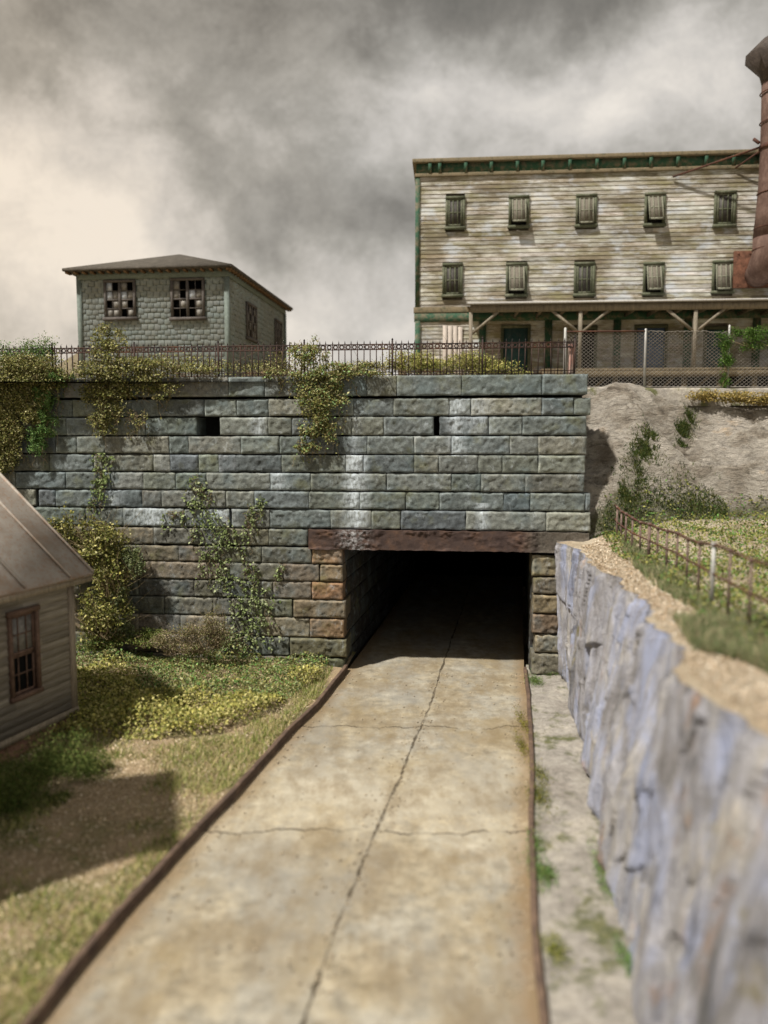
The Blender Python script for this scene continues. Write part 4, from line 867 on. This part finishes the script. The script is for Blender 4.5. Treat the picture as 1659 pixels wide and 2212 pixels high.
for (x0, x1, z0, z1), mt, nm in ((door1, 'teal_door', 'door'), (door2, 'blue_sheet', 'door'), (door3, 'dark_inside', 'door'), (door4, 'teal_door', 'door')):
    q = MB(); q.box(x0+.1, x1-.1, -.01, .06, z0, z1-.1)
    for a in np.linspace(x0+.1, x1-.1, 4)[1:-1]: q.box(a-.01, a+.01, -.02, 0, z0, z1-.1)
    do = q.build(nm, MATS[mt], wh); q = MB(); q.box(x0, x0+.1, -.06, .06, z0, z1); q.box(x1-.1, x1, -.06, .06, z0, z1); q.box(x0, x1, -.07, .06, z1-.1, z1+.02); q.build('door_frame', MATS['olive_sash'], do)
q = MB()
for k in range(4): a = bs(956, 715)+k*(bs(1000, 715)-bs(956, 715))/4; q.box(a+.01, a+.17, -.075, -.05, -0, bz(703, 980)-.02*k)
q.build('boarded_opening', MATS['pale_board'], wh)
# porch
PO = 2.3; zp = BF.Z(655, 1300, -PO)-PZ
xp0 = BF.S(1010, 655, -PO); zr = bz(648, 1300)
m = MB(); xx = np.arange(xp0, WL, .10); zz0 = .012*np.cos(np.arange(len(xx))*math.pi); zw = zp+.42
m.grid(np.stack([np.stack([xx, 0*xx-PO-.12, zp+.06+zz0], -1), np.stack([xx, 0*xx-.06, zw+zz0], -1)], 0)); m.grid(np.stack([np.stack([xx, 0*xx-.06, 0*xx+zw-.06], -1), np.stack([xx, 0*xx-PO-.12, 0*xx+zp], -1)], 0))
m.box(xp0, WL, -PO-.14, -PO-.10, zp-.0, zp+.075)
m.build('porch_roof', MATS['porch_metal'], wh)
m = MB(); m.box(xp0+.1, WL, -PO, -PO+.14, zp-.24, zp-.005)
for a in np.arange(xp0+.15, WL, .8): m.box(a, a+.07, -PO+.14, -.05, zp-.14, zp-.02)
m.build('porch_beam', MATS['bare_wood'], wh)
DZ = BF.Z(795, 1450, -PO)-PZ
for j, u in enumerate((1017, 1254, 1503, 1752)):
    x = BF.S(u, 700, -PO); q = MB(); q.box(x-.06, x+.06, -PO+.01, -PO+.13, 0 if j == 0 else DZ, zp-.24)
    sides = (1,) if j == 0 else (-1, 1)
    for sg in sides: q.bar((x, -PO+.07, zp-1.0), (x+sg*.95, -PO+.07, zp-.22), .09, .09)
    q.build('porch_post', MATS['bare_wood'], wh)
m = MB(); xd = BF.S(1170, 790, -PO); m.box(xd, WL, -PO-.1, -.03, DZ-.12, DZ)
m.box(xd, WL, -PO-.12, -PO-.06, DZ-.30, DZ-.10); m.build('deck', MATS['deck_wood'], wh)
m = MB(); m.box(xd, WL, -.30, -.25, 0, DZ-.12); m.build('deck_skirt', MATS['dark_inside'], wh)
m = MB()
for j, a in enumerate(np.arange(xd+.2, WL, 1.15)): m.box(a-.08, a+.08, -PO, -PO+.16, -.1, DZ-.12); m.bar((a+.1, -PO+.1, .02), (a+.95, -PO+.1, DZ-.15), .06, .08)
m.build('deck_leg', MATS['deck_wood'], wh)

q = BF.world((-.55, 1.0, 0)); sp = empty('dead_tree', (q[0], q[1], PZ)); tag(sp, 'short broken dead tree standing left of the warehouse corner', 'tree')
m = MB(); m.tube([(0, 0, 0), (.03, 0, .8), (-.02, 0, 1.5), (-.06, 0, 2.1)], [.22, .19, .16, .03], 8)
for i in range(14): a = i*2.4; z = .3+i*.11; m.tube([(0, 0, z), (math.cos(a)*.28, math.sin(a)*.2, z+.12)], [.05, .015], 4)
m.build('trunk', MATS['deck_wood'], sp)
# ------------------------------------------------------------------ rusty blower stack on the warehouse
sx, sz_ = BF.sz(1668, 580, -.6); st = empty('smokestack', BF.world((sx, -.6, sz_-.5)), -BF.a); tag(st, 'rust-pink riveted exhaust stack with flared hood elbowing out of the warehouse wall', 'smokestack')
def SL(u, v): s, z = BF.sz(u, v, -.6); return s-sx, z-(sz_-.5)
r0 = .42
def SK(u, v): q = BF.sz(u, v, -1.05); return np.array([q[0]-sx, -.45, q[1]-(sz_-.5)])
PTS = [SK(*q) for q in ((1672, 176), (1671, 250), (1669, 330), (1666, 400), (1661, 460), (1655, 515))]
A_ = PTS[-1]; B_ = PTS[0]
m = MB(); m.tube(PTS, [r0*.92, r0*.93, r0*.95, r0*.98, r0*1.0, r0*1.02], 24); m.build('pipe', MATS['stack_rust'], st, smooth=True)
e0 = SK(1652, 575); m = MB(); P = [A_+np.array([0, 0, .05]), SK(1657, 545), SK(1653, 568)+np.array([0, .05, 0]), SK(1652, 580)+np.array([.02, .30, .02]), SK(1652, 584)+np.array([.06, .62, .02]), SK(1652, 585)+np.array([.08, .98, .02])]
m.tube(P, [r0*1.02, r0*1.14, r0*1.2, r0*1.16, r0*1.08, r0*1.0], 24); m.build('elbow', MATS['stack_rust'], st, smooth=True)
h0, h1, h2, h3 = SK(1672, 182), SK(1673, 160), SK(1676, 133), SK(1690, 92)
m = MB(); m.tube([h0, h1, h2, h3], [r0*.92, r0*1.15, 1.02, .62], 10); m.build('hood', MATS['hood_metal'], st)
def on_pipe(v):
    q = SK(1670, v); zz = q[2]; k = [a[2] for a in PTS][::-1]; return np.array([np.interp(zz, k, [a[0] for a in PTS][::-1]), -.45, zz])
for v in (198, 262, 415, 490, 536):
    c = on_pipe(v); rr = r0*1.02
    m = MB(); m.tube([c+np.array([math.cos(a)*rr, math.sin(a)*rr, .05*math.cos(a)]) for a in np.linspace(0, 2*math.pi, 25)], .022, 5, cap=False); m.build('seam_band', MATS['rust'], st)
m = MB(); x0, z0 = SL(1593, 617); x1, z1 = SL(1740, 533); m.box(x0, x1, .44, .545, z0, z1)
for a in np.linspace(x0+.15, x1-.1, 6):
    for b in (z0+.1, z1-.1): m.tube([(a, .44, b), (a, .41, b)], .035, 6)
m.build('flange', MATS['flange_rust'], st, bevel=.01)
m = MB(); c = on_pipe(318); zz = c[2]; e1x, e1z = SL(1462, 372)
m.tube([(e1x, .50, e1z), (c[0]-.30, -.45, zz+.05)], .035, 6); m.tube([(SL(1600, 355)[0], .50, SL(1600, 352)[1]), (c[0], -.1, zz+.2)], .03, 6); m.build('guy_rod', MATS['rust'], st)
m = MB(); m.tube([c+np.array([0, 0, -.07]), c+np.array([0, 0, .07])], r0*1.05, 24); m.tube([c+np.array([-.5, -.1, .12]), c+np.array([-.62, .05, .30])], .06, 6); m.build('clamp', MATS['rust'], st)

# ------------------------------------------------------------------ shingled house on the left
HFm = Frame(np.array([(160-CX)/FP*27, 27.0+.9, 0]), 6.5)
P1 = HFm
hz = lambda v, u=300: HFm.Z(v, u)-PZ
hs = lambda u, v=650: HFm.S(u, v)
he = empty('shingled_house', HFm.world((0, 0, PZ)), -HFm.a); tag(he, 'grey-green scalloped shingle house with hipped roof and broken windows', 'house')
HW = hs(490); HD = 8.3; HE = hz(582)
hwins = [(hs(224, 640), hs(292, 640), hz(687, 258), hz(604, 258)), (hs(368, 640), hs(441, 640), hz(687, 400), hz(600, 400))]
m = MB(); m.box(.03, HW-.03, .10, HD-.03, 0, HE); m.build('wall', MATS['house_trim'], he)
def shingles(mb, w, z0, z1, fn, holes, rowh=.185, tab=.235):
    n = int((z1-z0)/rowh)+1
    for i in range(n):
        a = z0+i*rowh; off = (i % 2)*tab/2-tab; x = off
        while x < w:
            x0, x1 = max(x, 0)+.01, min(x+tab, w)-.01; mid = (x0+x1)/2; bt = min(a+rowh, z1)
            drop = .085 if (int(x/tab*2+.5)+i) % 2 else 0
            if x1-x0 > .05 and bt > a+.03:
                hit = [h for h in holes if a+rowh/2 > h[2]-.02 and a+rowh/2 < h[3]+.02 and x1 > h[0] and x0 < h[1]]
                for h in hit:
                    if x0 < h[0]: x1 = h[0]
                    elif x1 > h[1]: x0 = h[1]
                    else: x1 = x0
                if x1-x0 > .04:
                    g = random.uniform(.92, 1.08); c = (g*random.uniform(.98, 1.02), g, g*random.uniform(.98, 1.02))
                    dr = random.choice((0, .02, .065)); V = [fn(x0, a+.0+dr, .035), fn(x0+.004, a-.01+dr, .035), fn(x1-.004, a-.01+dr, .035), fn(x1, a+.0+dr, .035), fn(x1, bt+.02, .012), fn(x0, bt+.02, .012)]
                    V += [fn(x0, a+.02+dr, 0), fn(x0+.012, a-.03+dr, 0), fn(x1-.012, a-.03+dr, 0), fn(x1, a+.02+dr, 0)]
                    mb.add(V, [(0, 1, 2, 3, 4, 5), (6, 7, 1, 0), (7, 8, 2, 1), (8, 9, 3, 2)], c)
            x += tab
m = MB(); shingles(m, HW, .0, HE-.28, lambda s, z, d: (s, .10-d, z), hwins)
sw = [(2.2, 3.5, HE-2.05, HE-.75), (6.4, 7.5, HE-2.05, HE-.75)]
shingles(m, HD, .0, HE-.28, lambda s, z, d: (HW-.03+d, s+.05, z), sw); m.build('shingle_cladding', MATS['scallop_shingle'], he)
m = MB(); m.box(0, HW+.02, .0, .08, HE-.30, HE); m.box(HW+.0, HW+.06, .02, HD, HE-.30, HE)
m.box(-.05, .10, .02, .2, 0, HE-.02); m.box(HW-.10, HW+.065, .015, .16, 0, HE-.3); m.box(HW-.04, HW+.07, HD-.13, HD, 0, HE-.3); m.build('corner_trim', MATS['house_trim'], he)
rx0, rx1, ry0, ry1 = -.36, HW+.30, -.34, HD+.34; rz = HE+.03; ap = HE+1.12; hx0 = HW/2; ya, yb = 2.75, HD-2.75
m = MB(); V = [(rx0, ry0, rz), (rx1, ry0, rz), (rx1, ry1, rz), (rx0, ry1, rz), (hx0, ya, ap), (hx0, yb, ap)]; V += [(x, y, z-.09) for x, y, z in V[:4]]
m.add(V, [(0, 1, 4), (1, 2, 5, 4), (2, 3, 5), (3, 0, 4, 5), (0, 6, 7, 1), (1, 7, 8, 2), (2, 8, 9, 3), (3, 9, 6, 0), (9, 8, 7, 6)]); m.build('roof', MATS['roof_tile'], he)
for a in np.arange(rx0+.08, rx1, .30): m = MB(); m.box(a, a+.07, ry0+.04, .02, rz-.17, rz-.093); m.build('rafter_tail', MATS['rafter'], he)
for a in np.arange(ry0+.08, ry1, .30): m = MB(); m.box(HW+.07, rx1-.04, a, a+.07, rz-.17, rz-.093); m.build('rafter_tail', MATS['rafter'], he)
def hwin(x0, x1, z0, z1, fn, broken, bright, cols=4, rows=4):
    fl = lambda mb, a, b, c, d, d0, d1: mb.add([fn(x, z, y) for x in (a, b) for y in (d0, d1) for z in (c, d)], [(0, 1, 3, 2), (4, 6, 7, 5), (0, 4, 5, 1), (2, 3, 7, 6), (0, 2, 6, 4), (1, 5, 7, 3)])
    q = MB(); t = .085
    fl(q, x0, x0+t, z0, z1, 0, .10); fl(q, x1-t, x1, z0, z1, 0, .10); fl(q, x0, x1, z1-t, z1, 0, .11); fl(q, x0-.05, x1+.05, z0-.08, z0+.03, 0, .14); mx_ = (x0+x1)/2; fl(q, mx_-.045, mx_+.045, z0, z1, .0, .095)
    w = q.build('window', MATS['brown_frame'], he); q = MB(); fl(q, x0+t, x1-t, z0, z1-t, .0, .012); q.build('opening', MATS['black'], w)
    q = MB(); dull = MB(); brt = MB(); hasb = False
    for h in range(2):
        a0 = x0+t if h == 0 else mx_+.045; a1 = mx_-.045 if h == 0 else x1-t; cw = (a1-a0)/2; rh = (z1-t-z0-.03)/rows
        fl(q, a0+cw-.012, a0+cw+.012, z0+.03, z1-t, .05, .075)
        for r in range(1, rows): fl(q, a0, a1, z0+.03+r*rh-.012-(.012 if r == 2 else 0), z0+.03+r*rh+.012+(.012 if r == 2 else 0), .05, .078)
        for c in range(2):
            for r in range(rows):
                key = (h*2+c, rows-1-r)
                if key in broken: continue
                tgt = brt if key in bright else dull; hasb = hasb or key in bright
                fl(tgt, a0+c*cw, a0+(c+1)*cw, z0+.03+r*rh, z0+.03+(r+1)*rh, .050, .056)
    q.build('muntins', MATS['brown_frame'], w); dull.build('pane', MATS['pane_dull'], w)
    if hasb: brt.build('pane', MATS['pane_bright'], w)
ffr = lambda s, z, d: (s, .10-d, z)
hwin(*hwins[0], ffr, {(1, 0), (3, 0), (3, 2), (0, 2), (2, 3)}, {(0, 0), (2, 1), (0, 1)})
hwin(*hwins[1], ffr, {(1, 0), (2, 0), (3, 0), (1, 1), (0, 2), (0, 3), (1, 3), (2, 3), (2, 2)}, {(2, 1)})
fsd = lambda s, z, d: (HW-.03+d, s+.05, z)
hwin(*sw[0], fsd, {(0, 0), (1, 1), (2, 2), (3, 1), (0, 2), (2, 0), (1, 3)}, set()); hwin(*sw[1], fsd, {(0, 0), (1, 1), (2, 2), (3, 1), (1, 2)}, set())
# tan gabled shed far behind, showing left of the house
gx = -12.6; q = MB(); q.add([(gx-2.2, 31, PZ), (gx+2.4, 31, PZ), (gx+2.4, 31, PZ+1.3), (gx+.9, 31, PZ+2.1), (gx-2.2, 31, PZ+.3), (gx-2.2, 35, PZ), (gx+2.4, 35, PZ), (gx+2.4, 35, PZ+1.3), (gx+.9, 35, PZ+2.1), (gx-2.2, 35, PZ+.3)],
      [(0, 1, 2, 3, 4), (9, 8, 7, 6, 5), (0, 5, 6, 1), (1, 6, 7, 2), (2, 7, 8, 3), (3, 8, 9, 4), (4, 9, 5, 0)])
tag(q.build('distant_shed', MATS['tan_trim']), 'tan gabled roof peeking out behind the shingled house at far left', 'shed')

# ------------------------------------------------------------------ near left shed
sh_c = gp(164, 1567, .12); vdir = np.array([.33, 1.0, 0]); vdir /= np.linalg.norm(vdir)
ang = math.atan2(vdir[0], vdir[1])
# local frame: x points away from the road (left), y runs toward the camera along the wall, z up
ex = np.array([-vdir[1], vdir[0], 0]); ey = -vdir
SHP = np.array([sh_c[0], sh_c[1], .08])
she = empty('shed', SHP); M4 = Matrix.Identity(4)
for i in range(3): M4[i][0] = ex[i]; M4[i][1] = ey[i]; M4[i][2] = (0, 0, 1)[i]; M4[i][3] = SHP[i]
she.matrix_world = M4
tag(she, 'weathered grey clapboard shed with rusty standing seam tin roof left of the road', 'shed')
def shl(u, v):   # hit on the road-side wall plane -> (y, z) local
    n = ex; r = ray(u, v); O = np.array([0, 0, H]); k = np.dot(SHP-O, n)/np.dot(r, n); X = O+r*k; return float(np.dot(X-SHP, ey)), float(X[2]-SHP[2])
SLn = 4.6; SWd = 4.6; ez_ = shl(160, 1258)[1]; yb_, zbase = shl(158, 1527)
wy0, wz1 = shl(72, 1318); wy1, _ = shl(22, 1400); _, wz0 = shl(48, 1498)
hole = (wy0, wy1, wz0, wz1)
class FlipMB(MB): pass
m = MB(); n = int((ez_-zbase)/.135); p_ = (ez_-zbase)/n
for i in range(n):
    a = zbase+i*p_; segs = [(.05, SLn)] if not (a+p_ > wz0+.02 and a < wz1-.02) else [(.05, wy0), (wy1, SLn)]
    for s0, s1 in segs:
        y = s0
        while y < s1-1e-3:
            e = min(s1, y+random.uniform(.7, 2.2)); gcol = random.uniform(.72, 1.2)*(.62 if i < 2 else 1)
            m.add([(-.03, y, a), (-.03, e, a), (-.004, e, a+p_+.004), (-.004, y, a+p_+.004), (0, y, a), (0, e, a)], [(0, 1, 2, 3), (4, 5, 1, 0)], (gcol, gcol*.99, gcol*.97)); y = e
m.box(.0, SWd, 0, .02, zbase, ez_, (.9, .9, .9)); m.build('siding', MATS['grey_board'], she)
m = MB(); m.box(.04, SWd-.02, .03, SLn-.02, zbase, ez_); m.add([(.1, .02, ez_), (SWd-.1, .02, ez_), (SWd/2, .02, ez_+SWd/2*.80), (.1, SLn, ez_), (SWd-.1, SLn, ez_), (SWd/2, SLn, ez_+SWd/2*.80)], [(0, 1, 2), (5, 4, 3), (0, 2, 5, 3), (1, 4, 5, 2)]); m.build('wall', MATS['grey_board'], she)
m = MB(); m.box(-.045, .09, -.03, .12, -.02, ez_-.02); m.box(-.045, .09, SLn-.1, SLn+.03, -.02, ez_-.02); m.box(-.06, -.0, -.03, SLn+.03, zbase-.13, zbase-.005); m.build('corner_board', MATS['board_trim'], she)
m = MB(); m.box(-.02, SWd, .05, SLn, -.3, zbase-.13); m.build('foundation', MATS['brick_pier'], she)
# window
q = MB(); y0, y1, z0, z1 = hole; f = .07
q.box(-.06, .03, y0-f, y0+.01, z0-.05, z1+.05); q.box(-.06, .03, y1-.01, y1+f, z0-.05, z1+.05); q.box(-.075, .03, y0-f-.02, y1+f+.02, z1, z1+.09); q.box(-.085, .03, y0-f-.02, y1+f+.02, z0-.08, z0)
wn = q.build('window', MATS['red_frame'], she); q = MB(); q.box(.055, .07, y0, y1, z0, z1); q.build('opening', MATS['dark_red'], wn)
q = MB(); zm = (z0+z1)/2
for (za, zb2_, xo) in ((z0, zm, .02), (zm, z1, .0)):
    q.box(xo-.01, xo+.02, y0, y0+.05, za, zb2_); q.box(xo-.01, xo+.02, y1-.05, y1, za, zb2_); q.box(xo-.01, xo+.02, y0, y1, za, za+.05); q.box(xo-.01, xo+.02, y0, y1, zb2_-.05, zb2_)
    for t in (1/3, 2/3): yy = y0+(y1-y0)*t; q.box(xo-.005, xo+.015, yy-.010, yy+.010, za, zb2_)
    zz = (za+zb2_)/2; q.box(xo-.005, xo+.015, y0, y1, zz-.010, zz+.010)
q.build('sash', MATS['red_frame'], wn)
q = MB(); q.box(.012, .018, y0+.05, y1-.05, zm+.05, z1-.05); q.build('pane', MATS['pane_dull'], wn)
# roof: measured eave corner and rake
ev = gp(202, 1237, 0); O = np.array([0, 0, H]); r = ray(202, 1237); k = (np.dot(SHP-O, ex)-.30)/np.dot(r, ex); E0 = O+r*k; el = np.array([np.dot(E0-SHP, ex), np.dot(E0-SHP, ey), E0[2]-SHP[2]])
r2 = ray(0, 1025); k2 = np.dot(E0-O, ey)/np.dot(r2, ey); E1 = O+r2*k2; sl_ = (E1[2]-E0[2])/np.dot(E1-E0, ex)
RB = .30+SWd/2; zr_ = el[2]+sl_*RB
m = MB(); yA, yB = el[1], SLn+.3
def slope(x0, z0, x1, z1):
    V = [(x0, yA, z0), (x0, yB, z0), (x1, yB, z1), (x1, yA, z1)]; V += [(a, b, c-.05) for a, b, c in V]; m.add(V, [(0, 1, 2, 3), (7, 6, 5, 4), (0, 4, 5, 1), (1, 5, 6, 2), (2, 6, 7, 3), (3, 7, 4, 0)])
slope(-.30, el[2], SWd/2, zr_); slope(SWd+.30, el[2], SWd/2, zr_)
def eave_y(u, v):
    r = ray(u, v); k = (np.dot(SHP-O, ex)-.30)/np.dot(r, ex); return float(np.dot(O+r*k-SHP, ey))
s1_ = eave_y(152, 1250); s2_ = eave_y(55, 1276); st_ = s2_-s1_
rf = m.build('roof', MATS['tin_roof'], she); q = MB()
for i in range(-1, 9):
    yy = s1_+st_*i if i >= 0 else yA+.02
    if yy < yB: q.bar((-.31, yy, el[2]+.02), (SWd/2, yy, zr_+.02), .035, .05); q.bar((SWd+.31, yy, el[2]+.02), (SWd/2, yy, zr_+.02), .035, .05)
q.bar((SWd/2, yA, zr_+.02), (SWd/2, yB, zr_+.02), .12, .06); q.build('seams', MATS['tin_roof'], rf)
m = MB(); m.box(-.27, -.23, yA+.02, yB, el[2]-.16, el[2]-.045); m.box(-.23, 0, yA+.02, yB, el[2]-.13, el[2]-.09); m.build('fascia', MATS['board_trim'], she)
# dark bushes in front of the shed
bush('bush', 'dark green mossy bush against the foot of the grey shed', [(gp(135, 1640, .30), (.60, .45, .48)), (gp(60, 1685, .30), (.65, .5, .50)), (gp(190, 1665, .2), (.40, .3, .34)), (gp(0, 1730, .3), (.6, .4, .42)), (gp(-70, 1730, .4), (.6, .5, .5))], DKG, 26000, (.02, .045), 20, group='bushes by the shed', k=40)
bush('bush', 'small olive bush at the right tip of the dark shed bush', [(gp(205, 1650, .18), (.26, .2, .17)), (gp(125, 1725, .12), (.26, .18, .13))], OLIVE+DKG, 3500, (.02, .045), 8, group='bushes by the shed', k=14)
# unseen board box added left of the frame to throw shade on the lawn
ob = empty('shadow_caster', (-5.75, 10.55, 0), .26); tag(ob, 'tall grey board box added out of view to shade the lawn', 'shadow_caster')
m = MB()
for i in range(28): g_ = random.uniform(.7, 1.15); m.box(-3.6, 0, -2.2, 0, i*.16, i*.16+.158, (g_, g_, g_*.97)) if i % 2 else m.box(-3.59, -.01, -2.19, -.01, i*.16, i*.16+.158, (g_, g_, g_*.97))
m.build('wall', MATS['grey_board'], ob); m = MB(); m.box(-3.8, .15, -2.4, .15, 4.482, 4.58); m.build('roof', MATS['tin_roof'], ob)
# ------------------------------------------------------------------ railing on the bench
def hz_at(x, y): return float(hill_z(np.array([[x]]), np.array([[y]]))[0][0, 0])
rp = [(1323, 1087, 1140), (1332, 1096, 1162), (1341, 1105, 1167), (1351, 1110, 1176), (1365, 1119, 1186), (1382, 1129, 1192), (1401, 1132, 1206), (1419, 1141, 1215), (1439, 1147, 1228), (1461, 1152, 1240), (1483, 1165, 1256), (1508, 1173, 1276), (1537, 1176, 1306), (1572, 1189, 1332), (1617, 1210, 1358), (1672, 1225, 1400)]
base = [gp(u, vb, 3.30 if vb > 1200 else 3.30+(1200-vb)*.0022) for u, vt, vb in rp]
# straighten the line of posts
ya = np.array([b[1] for b in base]); xa = np.array([b[0] for b in base]); cf = np.polyfit(ya, xa, 2)
ra = empty('railing', (base[6][0], base[6][1], 3.3)); tag(ra, 'thin rusty two-rail pipe railing along the grassy bench above the cliff', 'railing'); OF = np.array([base[6][0], base[6][1], 3.3])
tops = []; mids = []
for i, ((u, vt, vb), b) in enumerate(zip(rp, base)):
    q = MB(); d = b[1]; zt_ = H+ray(u, vt)[2]/ray(u, vt)[1]*d; b2 = np.array([b[0], b[1], b[2]-.1]); t = np.array([b[0], b[1], zt_])
    tops.append(t); mids.append(b*.48+t*.52+np.array([0, 0, .0])); big = i in (6, 12, 0)
    q.tube(np.array([b2, t])-OF, .032 if big else .021, 8); q.tube(np.array([t-np.array([0, 0, .03]), t+np.array([0, 0, .03])])-OF, .042 if big else .032, 8); q.build('post', MATS['galvanised' if i == 12 else 'iron_black'], ra)
ex_t = tops[-1]+(tops[-1]-tops[-2])*2.2; ex_m = mids[-1]+(mids[-1]-mids[-2])*2.2
q = MB(); q.tube(np.array(tops+[ex_t])-OF, .022, 8); q.build('rail', MATS['rust'], ra); q = MB(); q.tube(np.array(mids+[ex_m])-OF, .018, 8); q.build('rail', MATS['rust'], ra)
# planting on the bench
SANDSC = [(1232, 1190), (1300, 1160), (1335, 1170), (1480, 1290), (1640, 1400), (1760, 1500), (1760, 1900), (1659, 1640), (1500, 1460), (1400, 1300)]
def bz_pts(P): 
    z, _, _ = hill_z(P[:, 0][None], P[:, 1][None]); return z[0]
m = MB(); P = scatter(70000, [(1300, 1150), (1345, 1105), (1420, 1128), (1560, 1135), (1700, 1140), (2700, 1150), (2700, 1500), (1900, 1470), (1640, 1400), (1540, 1330), (1440, 1240), (1370, 1195), (1320, 1175)], 3.45)
P = P[P[:, 1] < 18.5]; z = bz_pts(P); nz = fbm(np.stack([P[:, 0]*1.3, P[:, 1]*1.3, 0*z], -1), 3, 87); pos = np.stack([P[:, 0], P[:, 1], z+np.clip(.16+.38*nz, .01, .45)*RNG.random(len(P))], -1)
leaves(m, pos, (.03, .08), OLIVE[:4]+YELLOW[1:3]+GREEN[:2], (-.3, -.5, 1), .3); tag(m.build('ground_cover', MATS['leaf']), 'yellow-green leafy ground cover behind the railing on the bench', 'ground cover', kind='stuff')
P = scatter(22000, [(1455, 1330), (1560, 1330), (1700, 1330), (1780, 1500), (1600, 1420), (1500, 1400)], 3.3); P2 = scatter(7000, [(1330, 1165), (1420, 1210), (1520, 1290), (1560, 1340), (1480, 1300), (1400, 1250), (1350, 1195)], 3.3); P = np.concatenate([P, P2])
k = fbm(np.stack([P[:, 0]*1.6, P[:, 1]*1.6, 0*P[:, 0]], -1), 3, 93)+.3*RNG.normal(size=len(P)); P = P[k > -.25]
m2 = MB(); Pq = scatter(16000, SANDSC, 3.3); lim = np.interp(Pq[:, 1], RIMY, RIMX); Pq = Pq[(Pq[:, 0] > lim+.03)]; zq = bz_pts(Pq)
leaves(m2, np.stack([Pq[:, 0], Pq[:, 1], zq+.012], -1), (.018, .05), [(.66, .56, .44), (.55, .44, .32), (.42, .32, .22), (.72, .66, .56), (.28, .21, .13)], (0, 0, 1), .6); tag(m2.build('sand_litter', MATS['leaf']), 'coarse tan grit and dead leaves along the rim of the bench', 'grit', kind='stuff')
blades('grass', P, bz_pts(P), (.05, .17), [(.10, .15, .06), (.15, .20, .09), (.20, .22, .11), (.28, .27, .15), (.40, .34, .22)], 'green grass tufts along the railing on the bench above the cliff', .008)
P = scatter(9000, [(1340, 1120), (1365, 1050), (1430, 1000), (1470, 1045), (1560, 1060), (1560, 1095), (1420, 1110)], 3.9)
def tuft_on_hill(n):
    Y_ = 18.1+RNG.random(n)*2.5; X_ = 5.35+(Y_-18.2)*1.15+RNG.normal(0, .22, n)*(1.2-.35*(Y_-18.1)/1.2); return np.stack([X_, Y_], -1)
P = tuft_on_hill(14000); Pf = np.stack([5.4+RNG.random(6000)*2.6, 18.15+np.abs(RNG.normal(0, .25, 6000))], -1); P = np.concatenate([P, Pf]); kk = fbm(np.stack([P[:, 0]*2.2, P[:, 1]*2.2, 0*P[:, 0]], -1), 3, 95)+.10*RNG.normal(size=len(P)); P = P[kk > -.08-.2*(P[:, 1] < 18.9)]
blades('grass', P, bz_pts(P), (.03, .10), [(.04, .07, .02), (.07, .10, .025), (.12, .13, .04)], 'dark green grass filling the hollow of the rocky hill beside the wall', .010)
# moss and weeds on the right kerb
def mossy(name, label, spots, pal, n, h=.05):
    mb = MB(); O = gp(spots[0][0], spots[0][1], .05)
    for u, v, r, *e in spots:
        c = gp(u, v, .07); k = int(n*r*r*70)+400; d = RNG.normal(size=(k, 3))*np.array([r*.7, r*1.3*(e[0] if e else 1.0), h*.5]); leaves(mb, c+d-O, (.015, .035), pal, (0, 0, 1), .5)
    return tag(mb.build(name, MATS['leaf'], loc=O), label, 'moss', 'moss patches along the right road edge')
mossy('moss', 'olive moss band on the road edge just in front of the right pier', [(1131, 1560, .08, 4.0), (1128, 1610, .07, 4)], [(.19, .17, .03), (.14, .14, .03)], 700)
mossy('moss', 'dark green moss tuft at the bottom of the right stone pier', [(1190, 1450, .22, .5), (1155, 1470, .14, 1.0)], GREEN+DKG, 700, .08)
mossy('moss', 'olive and green moss clump straddling the right kerb halfway along', [(1165, 1670, .10, 2.0), (1165, 1720, .13, 1.5)], [(.20, .18, .03), (.13, .14, .03), (.06, .09, .02)], 700)
mossy('moss', 'green moss along the right kerb nearer the camera', [(1155, 1815, .07, 1.5), (1160, 1875, .10, 2.0), (1180, 1885, .10, 1.0)], GREEN+DKG, 600)
mossy('moss', 'bright green moss against the foot of the cliff', [(1300, 1870, .08, 2.5), (1310, 1910, .09, 2.0)], GREEN+[(.25, .3, .05)], 700, .09)
mossy('moss', 'yellow-green moss tuft on the ledge in the near foreground', [(1200, 2050, .10, 1.2)], [(.25, .25, .05), (.12, .15, .03)], 700, .06)
mossy('moss', 'ochre moss hanging on the near cliff foot', [(1355, 2075, .07, 2)], GREEN, 500, .07)
# small stones on the road
m = MB(); 
for i in range(1100):
    v = 1455+700*random.random()**1.3; e = random.random(); p = gp(0, v, 0); y = p[1]; xl = float(xat(LC, y)); xr = float(xat(RC, y)); 
    u_ = random.choice([abs(random.gauss(0, .04)), 1-abs(random.gauss(0, .05)), .53+random.gauss(0, .03), random.random()]); u_ = min(max(u_, .01), .99)
    s = random.uniform(.006, .024); c = np.array([xl+(xr-xl)*u_, y, .012]); V = np.array([(1, 0, 0), (0, 1, 0), (-1, 0, 0), (0, -1, 0), (0, 0, .7), (0, 0, -.7)])*s*(.7+.6*RNG.random((6, 3)))+c
    g_ = random.uniform(.5, 1.1); m.add(V, [(0, 1, 4), (1, 2, 4), (2, 3, 4), (3, 0, 4), (1, 0, 5), (2, 1, 5), (3, 2, 5), (0, 3, 5)], (.42*g_, .35*g_, .25*g_))
tag(m.build('gravel', MATS['pebble']), 'small pale stones scattered on the concrete road', 'gravel', kind='stuff')
